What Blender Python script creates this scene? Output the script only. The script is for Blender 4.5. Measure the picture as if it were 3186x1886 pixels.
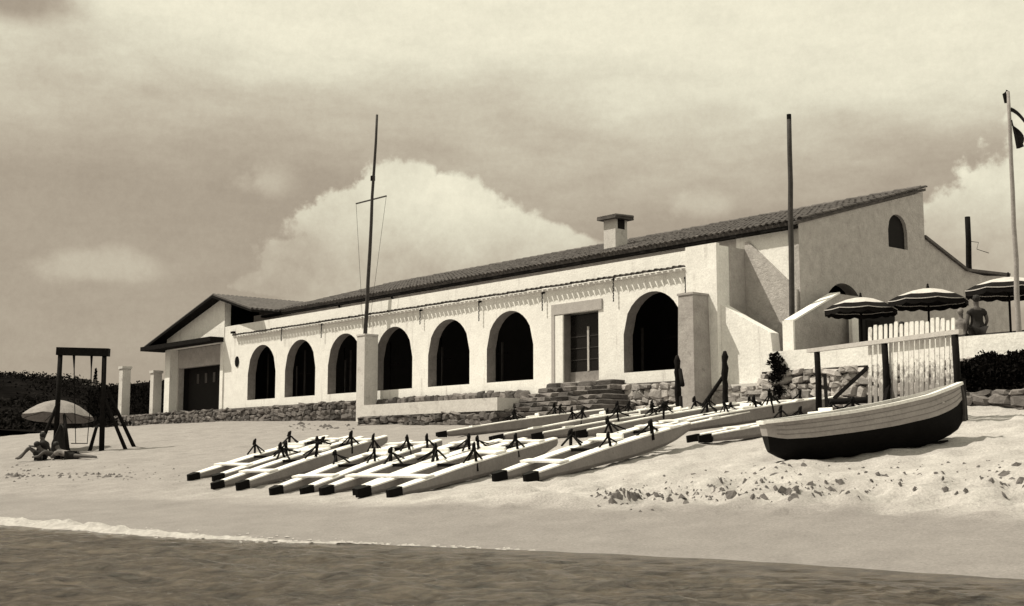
import bpy, bmesh, math, random
import numpy as np
from mathutils import Vector, Matrix
random.seed(7); RNG = np.random.default_rng(7)
for o in list(bpy.data.objects): bpy.data.objects.remove(o)
S = bpy.context.scene; COL = S.collection
R = math.radians
# ------------------------------------------------------------------ camera
FPX, CX, CY = 4000., 1593., 943.
PITCH = math.atan2(490, FPX); YAW = math.asin(.7637); CAM = (25.6, -29.96, 1.2)
cam = bpy.data.cameras.new('camera'); camo = bpy.data.objects.new('camera', cam); COL.objects.link(camo)
camo.location = CAM; camo.rotation_euler = (R(90) + PITCH, 0, YAW)
cam.sensor_width = 36; cam.lens = FPX / 3186 * 36; cam.clip_end = 6000; cam.clip_start = .1
S.camera = camo
S.render.resolution_x, S.render.resolution_y = 1024, 606
def ray(px, py):
    x = (px - CX) / FPX; y = (CY - py) / FPX
    fw = math.cos(PITCH) - y * math.sin(PITCH); up = math.sin(PITCH) + y * math.cos(PITCH)
    return Vector((x * math.cos(YAW) - fw * math.sin(YAW), x * math.sin(YAW) + fw * math.cos(YAW), up))
def onY(px, py, Y):
    d = ray(px, py); return Vector(CAM) + d * ((Y - CAM[1]) / d[1])
def onX(px, py, X):
    d = ray(px, py); return Vector(CAM) + d * ((X - CAM[0]) / d[0])
# ------------------------------------------------------------------ sky and sun
SUN_EL = R(54); SUN_H = Vector((-.745, -.667))            # horizontal direction towards the sun
SUN_STRENGTH = 5.0; SKY_STRENGTH = .1; EXPOSURE = 0.0
S.view_settings.view_transform = 'Standard'; S.view_settings.look = 'None'
S.view_settings.exposure = EXPOSURE; S.view_settings.gamma = 1; S.view_settings.use_curve_mapping = False
def build_world():
    W = bpy.data.worlds.new('World'); S.world = W; W.use_nodes = True
    nt = W.node_tree; nt.nodes.clear(); N = nt.nodes.new; L = nt.links.new
    def val(x):
        return x
    def math_(op, a, b=None, c=None, clamp=False):
        n = N('ShaderNodeMath'); n.operation = op; n.use_clamp = clamp
        for i, v in enumerate((a, b, c)):
            if v is None: continue
            if isinstance(v, (int, float)): n.inputs[i].default_value = v
            else: L(v, n.inputs[i])
        return n.outputs[0]
    def sstep(x, a, b, lo=0., hi=1.):
        n = N('ShaderNodeMapRange'); n.interpolation_type = 'SMOOTHSTEP'
        L(x, n.inputs[0]); n.inputs[1].default_value = a; n.inputs[2].default_value = b
        n.inputs[3].default_value = lo; n.inputs[4].default_value = hi
        return n.outputs[0]
    def noise(vec, scale, detail=6, rough=.55):
        n = N('ShaderNodeTexNoise'); L(vec, n.inputs['Vector']); n.inputs['Scale'].default_value = scale
        n.inputs['Detail'].default_value = detail; n.inputs['Roughness'].default_value = rough
        return n.outputs[0]
    tc = N('ShaderNodeTexCoord'); gen = tc.outputs['Generated']
    sp = N('ShaderNodeSeparateXYZ'); L(gen, sp.inputs[0]); x, y, z = sp.outputs
    c, s = math.cos(YAW), math.sin(YAW)
    r = math_('ADD', math_('MULTIPLY', x, c), math_('MULTIPLY', y, s))
    f = math_('ADD', math_('MULTIPLY', x, -s), math_('MULTIPLY', y, c))
    az = math_('ARCTAN2', r, f); el = math_('ARCSINE', z)
    flat = N('ShaderNodeMapping'); flat.inputs['Scale'].default_value = (1, 1, 3.2); L(gen, flat.inputs[0])
    n1 = noise(flat.outputs[0], 5.0, 7, .55); n2 = noise(gen, 26., 7, .6); n3 = noise(gen, 9., 5, .5); n4 = noise(gen, 170., 5, .85); n5 = noise(gen, 75., 4, .6); n6 = noise(flat.outputs[0], 16., 8, .68)
    wa = math_('ADD', az, math_('MULTIPLY', math_('SUBTRACT', n2, .5), .05))
    we = math_('ADD', el, math_('MULTIPLY', math_('SUBTRACT', n3, .5), .03))
    A = lambda px: (px - 1593) / 4030.; E = lambda py: (1433 - py) / 4030.
    def blobs(lst):
        out = None
        for (px, py, rx, ry) in lst:
            u = math_('MULTIPLY', math_('SUBTRACT', wa, A(px)), 4030. / rx)
            v = math_('MULTIPLY', math_('SUBTRACT', we, E(py)), 4030. / ry)
            q = math_('SUBTRACT', 1., math_('SQRT', math_('ADD', math_('MULTIPLY', u, u), math_('MULTIPLY', v, v))))
            out = q if out is None else math_('MAXIMUM', out, q)
        return out
    cum = blobs([(1225, 620, 160, 150), (1090, 700, 190, 150), (1370, 690, 190, 150), (975, 800, 190, 105), (1540, 770, 210, 120),
                 (850, 880, 150, 50), (1660, 790, 190, 110), (1280, 840, 520, 260), (1700, 830, 260, 110),
                 (3100, 760, 210, 240), (3330, 640, 300, 300), (2960, 800, 170, 190)])
    cum = math_('ADD', cum, math_('ADD', math_('MULTIPLY', math_('SUBTRACT', n2, .5), .42), math_('MULTIPLY', math_('SUBTRACT', n5, .5), .42)))
    cmask = sstep(cum, -.02, .17, 0., .97)
    soft = blobs([(2230, 385, 190, 62), (2200, 655, 110, 60), (330, 860, 330, 75), (820, 560, 160, 90), (2080, 400, 170, 50), (2500, 420, 150, 40)])
    soft = math_('ADD', soft, math_('ADD', math_('MULTIPLY', math_('SUBTRACT', n2, .5), 1.1), math_('MULTIPLY', math_('SUBTRACT', n1, .5), .9)))
    smask = sstep(soft, .02, .8, 0., .62)
    dark = blobs([(50, 105, 330, 105), (-150, 240, 200, 90)])
    dmask = sstep(math_('ADD', dark, math_('MULTIPLY', math_('SUBTRACT', n1, .5), .8)), .05, .8, 0., .85)
    # clear sky from the physical model, turned to the print's single tone
    ny = N('ShaderNodeTexSky'); ny.sky_type = 'NISHITA'; ny.sun_disc = False
    ny.sun_elevation = SUN_EL; ny.sun_rotation = math.atan2(SUN_H[0], SUN_H[1]); ny.dust_density = 1.5
    bw = N('ShaderNodeRGBToBW'); L(ny.outputs[0], bw.inputs[0])
    clear = math_('ADD', math_('MULTIPLY', bw.outputs[0], .22), 3.2)
    # thin high cloud, denser upwards
    st = math_('ADD', el, math_('MULTIPLY', math_('SUBTRACT', n1, .5), .16))
    tilt = math_('MULTIPLY', az, .06)
    high = sstep(math_('ADD', st, tilt), E(690), E(60))
    def lerp(a, b, t):
        n = N('ShaderNodeMix'); n.data_type = 'FLOAT'; L(t, n.inputs[0])
        for i, v in ((2, a), (3, b)):
            if isinstance(v, (int, float)): n.inputs[i].default_value = v
            else: L(v, n.inputs[i])
        return n.outputs[0]
    v0 = lerp(clear, 8.5, high)
    v0 = math_('MULTIPLY', v0, math_('ADD', .82, math_('ADD', math_('MULTIPLY', n2, .12), math_('MULTIPLY', n6, .24))))
    v0 = lerp(v0, 3.3, dmask)
    v0 = lerp(v0, 6.3, smask)
    low = sstep(el, E(860), E(560)); body = math_('ADD', math_('ADD', 5.3, math_('MULTIPLY', low, 3.0)), math_('ADD', math_('MULTIPLY', math_('SUBTRACT', n2, .5), 3.6), math_('MULTIPLY', math_('SUBTRACT', n3, .5), -3.4)))
    v0 = lerp(v0, body, cmask)
    v0 = math_('MULTIPLY', v0, math_('ADD', .875, math_('MULTIPLY', n4, .25)))
    # print tone: warmer when darker
    cr = N('ShaderNodeValToRGB'); cr.color_ramp.elements[0].color = (1, .838, .645, 1); cr.color_ramp.elements[1].color = (1, .945, .742, 1)
    L(sstep(v0, 3., 8.), cr.inputs[0])
    mul = N('ShaderNodeVectorMath'); mul.operation = 'SCALE'; L(cr.outputs[0], mul.inputs[0]); L(v0, mul.inputs[3])
    bg = N('ShaderNodeBackground'); L(mul.outputs[0], bg.inputs[0]); bg.inputs[1].default_value = SKY_STRENGTH
    out = N('ShaderNodeOutputWorld'); L(bg.outputs[0], out.inputs[0])
build_world()
sd = bpy.data.lights.new('sun', 'SUN'); sd.energy = SUN_STRENGTH; sd.angle = R(.5); sd.color = (1, .925, .775)
so = bpy.data.objects.new('sun', sd); COL.objects.link(so); so.location = (-20, -25, 30)
sv = Vector((SUN_H[0] * math.cos(SUN_EL), SUN_H[1] * math.cos(SUN_EL), math.sin(SUN_EL)))
so.rotation_euler = sv.to_track_quat('Z', 'Y').to_euler()
# ------------------------------------------------------------------ materials (one warm print tone throughout)
MATS = {}
def tone(v):
    k = min(1, v / .8); return (v, v * (.905 + .085 * k), v * (.88 + .08 * k), 1)
def mat(name, v, rough=.85, var=.12, scale=3., bump=.15, bscale=None, dark=None, random_obj=0., spec=.25, stain=None, grain=.16):
    if name in MATS: return MATS[name]
    m = bpy.data.materials.new(name); m.use_nodes = True; nt = m.node_tree; N = nt.nodes.new; L = nt.links.new
    b = nt.nodes['Principled BSDF']; b.inputs['Roughness'].default_value = rough; b.inputs['Specular IOR Level'].default_value = spec
    geo = N('ShaderNodeNewGeometry')
    n = N('ShaderNodeTexNoise'); n.inputs['Scale'].default_value = scale; n.inputs['Detail'].default_value = 7; n.inputs['Roughness'].default_value = .65
    L(geo.outputs['Position'], n.inputs['Vector'])
    cr = N('ShaderNodeValToRGB'); cr.color_ramp.elements[0].position = .3; cr.color_ramp.elements[1].position = .7
    lo = dark if dark is not None else v * (1 - var)
    cr.color_ramp.elements[0].color = tone(lo); cr.color_ramp.elements[1].color = tone(min(.9, v * (1 + var * .6)))
    L(n.outputs[0], cr.inputs[0]); col = cr.outputs[0]
    if stain:
        n4 = N('ShaderNodeTexNoise'); n4.inputs['Scale'].default_value = stain[0]; n4.inputs['Detail'].default_value = 8; n4.inputs['Roughness'].default_value = .7
        mp = N('ShaderNodeMapping'); mp.inputs['Scale'].default_value = stain[3] if len(stain) > 3 else (1, 1, 1)
        L(geo.outputs['Position'], mp.inputs[0]); L(mp.outputs[0], n4.inputs['Vector'])
        cs = N('ShaderNodeMapRange'); cs.inputs[1].default_value = stain[1]; cs.inputs[2].default_value = stain[1] + .13
        L(n4.outputs[0], cs.inputs[0])
        mx = N('ShaderNodeMix'); mx.data_type = 'RGBA'; L(cs.outputs[0], mx.inputs[0]); L(col, mx.inputs[6]); mx.inputs[7].default_value = tone(stain[2]); col = mx.outputs[2]
    if random_obj:
        oi = N('ShaderNodeObjectInfo'); mr = N('ShaderNodeMapRange'); mr.inputs[3].default_value = 1 - random_obj; mr.inputs[4].default_value = 1 + random_obj
        L(oi.outputs['Random'], mr.inputs[0]); vm = N('ShaderNodeVectorMath'); vm.operation = 'SCALE'; L(col, vm.inputs[0]); L(mr.outputs[0], vm.inputs[3]); col = vm.outputs[0]
    gn = N('ShaderNodeTexNoise'); gn.inputs['Scale'].default_value = 17; gn.inputs['Detail'].default_value = 4; gn.inputs['Roughness'].default_value = .8; L(geo.outputs['Position'], gn.inputs['Vector'])
    gm = N('ShaderNodeMapRange'); gm.inputs[1].default_value = .3; gm.inputs[2].default_value = .7; gm.inputs[3].default_value = 1 - grain; gm.inputs[4].default_value = 1 + grain * .6; L(gn.outputs[0], gm.inputs[0])
    gv = N('ShaderNodeVectorMath'); gv.operation = 'SCALE'; L(col, gv.inputs[0]); L(gm.outputs[0], gv.inputs[3]); col = gv.outputs[0]
    L(col, b.inputs['Base Color'])
    if bump:
        n2 = N('ShaderNodeTexNoise'); n2.inputs['Scale'].default_value = bscale or scale * 6; n2.inputs['Detail'].default_value = 6; n2.inputs['Roughness'].default_value = .65
        L(geo.outputs['Position'], n2.inputs['Vector']); bp = N('ShaderNodeBump'); bp.inputs['Strength'].default_value = bump; bp.inputs['Distance'].default_value = .05
        L(n2.outputs[0], bp.inputs['Height']); L(bp.outputs[0], b.inputs['Normal'])
    MATS[name] = m; return m
PLASTER = mat('whitewash', .82, .92, .10, 2.2, .32, 11, stain=(2.3, .57, .54, (1, 1, .16)))
PLASTER2 = mat('weathered_whitewash', .60, .9, .10, 1.6, .35, 9, stain=(2.2, .56, .42))
GABLE = mat('shade_grey_render', .45, .92, .2, 3.5, .7, 12, stain=(2.6, .6, .34, (1, 1, .5)))  # whitewash greyed: shade of side and recessed walls put into the colour
TAN = mat('tan_render', .42, .9, .1, 4, .3)
CONCRETE = mat('concrete', .36, .9, .22, 2.5, .4, 12, stain=(2.4, .6, .22))
STONE = mat('rubble_stone', .14, .92, .35, 3.5, .6, 14, random_obj=.55)
STONE_L = mat('pale_rubble_stone', .36, .92, .35, 3.5, .6, 14, random_obj=.4)
STONE_D = mat('dark_step_stone', .15, .92, .4, 5, .6, 18, random_obj=.5)
MORTAR = mat('mortar', .11, .95, .35, 5, .6, 16)
TILE = mat('roof_tile', .12, .85, .4, 4, .3, 12, random_obj=.35)
TILE_D = mat('roof_tile_field', .10, .85, .45, 4, .3, 12)
WOOD_D = mat('dark_wood', .011, .85, .4, 6, .3, 30, spec=.05)
WOOD_G = mat('grey_wood', .05, .8, .35, 5, .3, 30)
WOOD_B = mat('bleached_wood', .50, .8, .15, 5, .3, 30, stain=(6, .6, .35, (1, 1, .3)))
INTER = mat('interior_shade_black', .012, .95, .2, 3, 0)  # near-black colour stands in for the lack of light indoors
BLACK = mat('plain_black', .006, .6, .3, 5, .1, spec=.06)
DARKGLASS = mat('dark_glass', .01, .25, .1, 2, 0, spec=.2)
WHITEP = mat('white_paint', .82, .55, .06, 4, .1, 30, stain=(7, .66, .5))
GREYP = mat('shade_grey_hull_paint', .22, .65, .16, 2.4, .25, 22, stain=(4, .62, .27))  # pale grey hull paint, darkened to carry the shade of the sides
IRON = mat('dark_iron', .007, .7, .3, 8, .1, spec=.05)
FOLIAGE = mat('dark_foliage', .016, .9, .5, 1.5, 0, random_obj=.3, spec=0)
FOLIAGE2 = mat('hedge_foliage', .010, .9, .5, 2.5, 0, spec=0)
WEED = mat('dry_seaweed', .13, .9, .5, 9, .3)
CANVAS = mat('pale_canvas', .25, .9, .25, 7, .2, 20)
CANVAS_D = mat('dark_canvas', .011, .9, .3, 5, .1, spec=.05)
CLOTH_D = mat('dark_cloth', .02, .9, .3, 8, .1); CLOTH_L = mat('pale_cloth', .55, .9, .2, 8, .1); CLOTH_M = mat('mid_cloth', .2, .9, .4, 8, .1)
SKIN = mat('skin', .13, .7, .15, 8, .05); SKIN_D = mat('tanned_skin', .08, .7, .15, 8, .05); HAIR = mat('hair', .015, .7, .2, 20, .2)
# ------------------------------------------------------------------ helpers
class MB:
    def __init__(s): s.v = []; s.f = []
    def add(s, vs, fs):
        k = len(s.v); s.v += [tuple(p) for p in vs]; s.f += [tuple(i + k for i in q) for q in fs]; return s
    def box(s, x0, x1, y0, y1, z0, z1):
        return s.add([(x0, y0, z0), (x1, y0, z0), (x1, y1, z0), (x0, y1, z0), (x0, y0, z1), (x1, y0, z1), (x1, y1, z1), (x0, y1, z1)],
                     [(0, 3, 2, 1), (4, 5, 6, 7), (0, 1, 5, 4), (1, 2, 6, 5), (2, 3, 7, 6), (3, 0, 4, 7)])
    def bar(s, p, q, w, h=None, up=(0, 0, 1)):
        h = h or w; p = Vector(p); q = Vector(q); d = (q - p).normalized(); u = Vector(up)
        if abs(d.dot(u)) > .98: u = Vector((1, 0, 0))
        a = d.cross(u).normalized(); b = a.cross(d)
        vs = []
        for c in (p, q):
            for i, j in ((-1, -1), (1, -1), (1, 1), (-1, 1)): vs.append(c + a * i * w / 2 + b * j * h / 2)
        return s.add(vs, [(0, 1, 2, 3), (7, 6, 5, 4), (0, 4, 5, 1), (1, 5, 6, 2), (2, 6, 7, 3), (3, 7, 4, 0)])
    def tube(s, pts, rad, n=8):
        pts = [Vector(p) for p in pts]
        if isinstance(rad, (int, float)): rad = [rad] * len(pts)
        rings = []
        for i, p in enumerate(pts):
            d = (pts[min(i + 1, len(pts) - 1)] - pts[max(i - 1, 0)]).normalized()
            u = Vector((0, 0, 1)) if abs(d.z) < .95 else Vector((1, 0, 0))
            a = d.cross(u).normalized(); b = a.cross(d)
            rings.append([p + (a * math.cos(t) + b * math.sin(t)) * rad[i] for t in [2 * math.pi * k / n for k in range(n)]])
        vs = [v for r_ in rings for v in r_]; fs = []
        for i in range(len(pts) - 1):
            for k in range(n): fs.append((i * n + k, i * n + (k + 1) % n, (i + 1) * n + (k + 1) % n, (i + 1) * n + k))
        fs.append(tuple(range(n))[::-1]); fs.append(tuple((len(pts) - 1) * n + k for k in range(n)))
        return s.add(vs, fs)
    def prism(s, poly, fn, d0, d1):
        n = len(poly); vs = [fn(a, b, d0) for a, b in poly] + [fn(a, b, d1) for a, b in poly]
        fs = [tuple(range(n)), tuple(range(2 * n - 1, n - 1, -1))]
        for i in range(n): j = (i + 1) % n; fs.append((i, i + n, j + n, j))
        return s.add(vs, fs)
    def lathe(s, prof, n=16, wob=None):
        vs = []; fs = []
        for i, (r_, z_) in enumerate(prof):
            for k in range(n):
                t = 2 * math.pi * k / n; vs.append((r_ * math.cos(t), r_ * math.sin(t), z_))
        for i in range(len(prof) - 1):
            for k in range(n): fs.append((i * n + k, i * n + (k + 1) % n, (i + 1) * n + (k + 1) % n, (i + 1) * n + k))
        return s.add(vs, fs)
    def mesh(s, name, m, smooth=False, fix=True):
        me = bpy.data.meshes.new(name); me.from_pydata(s.v, [], s.f)
        if fix:
            bm = bmesh.new(); bm.from_mesh(me); bmesh.ops.recalc_face_normals(bm, faces=bm.faces); bm.to_mesh(me); bm.free()
        me.materials.append(m)
        if smooth: me.polygons.foreach_set('use_smooth', [True] * len(me.polygons))
        return me
    def build(s, name, m, parent=None, smooth=False, fix=True):
        return link(name, s.mesh(name, m, smooth, fix), parent)
def link(name, me, parent=None):
    o = bpy.data.objects.new(name, me); COL.objects.link(o); o.parent = parent; return o
def empty(name, loc=(0, 0, 0), rz=0.):
    o = bpy.data.objects.new(name, None); COL.objects.link(o); o.location = loc; o.rotation_euler = (0, 0, rz); o.empty_display_size = .3; return o
def tag(o, label, cat, group=None, kind=None):
    if label: o['label'] = label
    if cat: o['category'] = cat
    if group: o['group'] = group
    if kind: o['kind'] = kind
    return o
def copy_tree(o, parent=None):
    c = o.copy(); COL.objects.link(c); c.parent = parent
    for ch in KIDS.get(o.name, []): copy_tree(ch, c)
    return c
KIDS = {}
def note_kids(o):
    for x in bpy.data.objects:
        if x.parent: KIDS.setdefault(x.parent.name, [])
    KIDS.clear()
    for x in bpy.data.objects:
        if x.parent: KIDS.setdefault(x.parent.name, []).append(x)
# value noise for terrain
PERM = RNG.random((256, 256))
def vnoise(x, y):
    xi = np.floor(x).astype(int); yi = np.floor(y).astype(int); fx = x - xi; fy = y - yi
    fx = fx * fx * (3 - 2 * fx); fy = fy * fy * (3 - 2 * fy)
    h = lambda a, b: PERM[a & 255, b & 255]
    return (h(xi, yi) * (1 - fx) + h(xi + 1, yi) * fx) * (1 - fy) + (h(xi, yi + 1) * (1 - fx) + h(xi + 1, yi + 1) * fx) * fy
def fbm(x, y, o=4, g=.5):
    t = 0; a = 1.
    for i in range(o): t = t + a * (vnoise(x * 2 ** i + 17 * i, y * 2 ** i + 31 * i) - .5); a *= g
    return t
# ------------------------------------------------------------------ ground, water
def shore(x):
    xc = np.clip(x, -60, 60)
    return -18.6 + (xc - 12.1) * .218 + .35 * np.sin(xc * .45 + 1.) + .8 * (vnoise(xc * .21 + 5, xc * 0 + 3.5) - .5)
def ground_base(x, y):
    s = shore(x); fr = (y - s) / (-.8 - s)
    top = 2.55 + .5 * np.clip((-x - 8) / 22, 0, 1)
    f1 = np.clip(fr, 0, 1)
    z = top * (.75 * f1 + .25 * f1 * f1 * (3 - 2 * f1))
    z = np.where(fr < 0, np.maximum(fr * 2.6, -4.), z)
    # bank behind the left beach climbs to the hill foot
    return z
def dryness(x, y):
    d = y - shore(x)
    return np.clip((d - 3.2 - .9 * (vnoise(x * .35, y * .35 + 9) - .5)) / 1.0, 0, 1)
def ground_np(x, y):
    x = np.asarray(x, float); y = np.asarray(y, float)
    z = ground_base(x, y); d = dryness(x, y) * (y < .5)
    right = np.clip((x - 4) / 5, .25, 1)
    z = z + d * right * (.14 * fbm(x * .9, y * .9, 4, .55) + .085 * fbm(x * 3.4, y * 3.4, 3, .6)) + .03 * fbm(x * .4, y * .4, 3)
    dent = np.clip((vnoise(x * 2.7 + 40, y * 2.7) - .66) / .2, 0, 1) * np.clip((vnoise(x * .5, y * .5 + 70) - .3) / .3, 0, 1)
    z = z - d * dent * .05
    dd = y - shore(x); band = np.exp(-((dd - 5.0) / 1.5) ** 2) * np.clip((x - 6) / 3, 0, 1)
    z = z + band * (.27 * fbm(x * 2.4 + 3, y * 2.4, 4, .66) + .06)
    return z
def ground(x, y): return float(ground_np(np.array([x]), np.array([y]))[0])
def gp(px, py, lift=0.):
    d = ray(px, py); k = np.arange(8., 140., .04)
    P = np.array(CAM)[None] + k[:, None] * np.array(d)[None]
    g = ground_np(P[:, 0], P[:, 1]) + lift
    i = int(np.argmax(P[:, 2] < g)); p = P[i]
    return Vector((p[0], p[1], ground(p[0], p[1])))
def axis(segs, far):
    a = []
    for (p, q, st) in segs: a += list(np.arange(p, q - 1e-6, st))
    a.append(segs[-1][1]); lo = a[0]; hi = a[-1]; st = 2.
    L = []; H = []
    v = lo
    while v > -far: v -= st; L.append(v); st *= 1.35
    st = 2.; v = hi
    while v < far: v += st; H.append(v); st *= 1.35
    return np.array(L[::-1] + a + H)
def grid_mesh(name, xs, ys_, zf, m, smooth=True, attr=None):
    X, Y = np.meshgrid(xs, ys_); Z = zf(X, Y); nx, ny = len(xs), len(ys_)
    co = np.stack([X, Y, Z], -1).reshape(-1, 3)
    i = np.arange(nx - 1)[None] + (np.arange(ny - 1) * nx)[:, None]
    F = np.stack([i, i + 1, i + 1 + nx, i + nx], -1).reshape(-1, 4)
    me = bpy.data.meshes.new(name); me.vertices.add(len(co)); me.vertices.foreach_set('co', co.ravel())
    me.loops.add(F.size); me.loops.foreach_set('vertex_index', F.ravel()); me.polygons.add(len(F))
    me.polygons.foreach_set('loop_start', np.arange(0, F.size, 4)); me.update(calc_edges=True)
    if smooth: me.polygons.foreach_set('use_smooth', [True] * len(F))
    if attr:
        at = me.attributes.new(attr[0], 'FLOAT', 'POINT'); at.data.foreach_set('value', attr[1](X, Y).ravel().astype(np.float32))
    me.materials.append(m); return link(name, me)
def sand_material():
    m = bpy.data.materials.new('beach_sand'); m.use_nodes = True; nt = m.node_tree; N = nt.nodes.new; L = nt.links.new
    b = nt.nodes['Principled BSDF']; b.inputs['Specular IOR Level'].default_value = .2
    at = N('ShaderNodeAttribute'); at.attribute_name = 'dry'; geo = N('ShaderNodeNewGeometry')
    n = N('ShaderNodeTexNoise'); n.inputs['Scale'].default_value = 1.4; n.inputs['Detail'].default_value = 9; n.inputs['Roughness'].default_value = .7; L(geo.outputs['Position'], n.inputs['Vector'])
    g = N('ShaderNodeTexNoise'); g.inputs['Scale'].default_value = 26; g.inputs['Detail'].default_value = 5; g.inputs['Roughness'].default_value = .8; L(geo.outputs['Position'], g.inputs['Vector'])
    def ramp(src, a, b_, p0=.3, p1=.7):
        c = N('ShaderNodeValToRGB'); c.color_ramp.elements[0].position = p0; c.color_ramp.elements[1].position = p1
        c.color_ramp.elements[0].color = tone(a); c.color_ramp.elements[1].color = tone(b_); L(src, c.inputs[0]); return c.outputs[0]
    dry0 = ramp(n.outputs[0], .25, .345); dry1 = ramp(n.outputs[0], .36, .54); wet = ramp(n.outputs[0], .185, .25)
    pale = N('ShaderNodeMapRange'); pale.inputs[1].default_value = -4; pale.inputs[2].default_value = 9; sx = N('ShaderNodeSeparateXYZ'); L(geo.outputs['Position'], sx.inputs[0]); L(sx.outputs[0], pale.inputs[0])
    md = N('ShaderNodeMix'); md.data_type = 'RGBA'; L(pale.outputs[0], md.inputs[0]); L(dry0, md.inputs[6]); L(dry1, md.inputs[7]); dry = md.outputs[2]
    mx = N('ShaderNodeMix'); mx.data_type = 'RGBA'; L(at.outputs['Fac'], mx.inputs[0]); L(wet, mx.inputs[6]); L(dry, mx.inputs[7])
    gr = N('ShaderNodeMapRange'); gr.inputs[1].default_value = .3; gr.inputs[2].default_value = .7; gr.inputs[3].default_value = .62; gr.inputs[4].default_value = 1.24; L(g.outputs[0], gr.inputs[0])
    vm = N('ShaderNodeVectorMath'); vm.operation = 'SCALE'; L(mx.outputs[2], vm.inputs[0]); L(gr.outputs[0], vm.inputs[3]); L(vm.outputs[0], b.inputs['Base Color'])
    rr = N('ShaderNodeMapRange'); rr.inputs[3].default_value = .6; rr.inputs[4].default_value = .95; L(at.outputs['Fac'], rr.inputs[0]); L(rr.outputs[0], b.inputs['Roughness'])
    bs = N('ShaderNodeMapRange'); bs.inputs[3].default_value = .12; bs.inputs[4].default_value = .55; L(at.outputs['Fac'], bs.inputs[0])
    bp = N('ShaderNodeBump'); bp.inputs['Distance'].default_value = .06; L(bs.outputs[0], bp.inputs['Strength']); L(g.outputs[0], bp.inputs['Height']); L(bp.outputs[0], b.inputs['Normal'])
    return m
gx = axis([(-52, -24, .4), (-24, 22, .13), (22, 40, .5)], 2500); gy = axis([(-34, -22.5, .5), (-22.5, -.4, .13), (-.4, 3, .4)], 2500)
beach = grid_mesh('beach', gx, gy, ground_np, sand_material(), attr=('dry', dryness)); tag(beach, 'pale sandy beach sloping down to the water', None, kind='structure')
def water_material():
    m = bpy.data.materials.new('sea_water'); m.use_nodes = True; nt = m.node_tree; N = nt.nodes.new; L = nt.links.new
    b = nt.nodes['Principled BSDF']; b.inputs['Roughness'].default_value = .12; b.inputs['IOR'].default_value = 1.33
    geo = N('ShaderNodeNewGeometry'); n = N('ShaderNodeTexNoise'); mq = N('ShaderNodeMapping'); mq.inputs['Rotation'].default_value = (0, 0, -YAW); mq.inputs['Scale'].default_value = (1.6, 1., 1); L(geo.outputs['Position'], mq.inputs[0]); n.inputs['Scale'].default_value = 1.3; n.inputs['Detail'].default_value = 10; n.inputs['Roughness'].default_value = .82; L(mq.outputs[0], n.inputs['Vector'])
    c = N('ShaderNodeValToRGB'); c.color_ramp.elements[0].position = .39; c.color_ramp.elements[1].position = .62
    c.color_ramp.elements[0].color = (.016, .012, .009, 1); c.color_ramp.elements[1].color = (.17, .138, .105, 1); L(n.outputs[0], c.inputs[0]); L(c.outputs[0], b.inputs['Base Color'])
    mp = N('ShaderNodeMapping'); mp.inputs['Rotation'].default_value = (0, 0, YAW); mp.inputs['Scale'].default_value = (1., 2.2, 1); L(geo.outputs['Position'], mp.inputs[0])
    g = N('ShaderNodeTexNoise'); g.inputs['Scale'].default_value = 12; g.inputs['Detail'].default_value = 8; g.inputs['Roughness'].default_value = .8; L(mp.outputs[0], g.inputs['Vector'])
    bp = N('ShaderNodeBump'); bp.inputs['Strength'].default_value = .85; bp.inputs['Distance'].default_value = .09; L(g.outputs[0], bp.inputs['Height']); L(bp.outputs[0], b.inputs['Normal'])
    return m
def wave(X, Y):
    d = shore(X) - Y; amp = np.clip(d / 2.5, .1, 1)
    z = amp * (.014 * np.sin(2.6 * Y - .55 * X + 3 * fbm(X * .25, Y * .25, 3)) + .05 * fbm(X * .9, Y * 1.8, 4, .55) + .05 * fbm(X * 2.6 + 9, Y * 4., 4, .65))
    return z
wx = axis([(-14, 32, .13)], 2500); wy = np.concatenate([-np.geomspace(2500, 36, 24), np.arange(-34, -14.9, .11)])
sea = grid_mesh('sea', wx, wy, wave, water_material()); tag(sea, 'dark rippled sea water along the beach', None, kind='structure')
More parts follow.
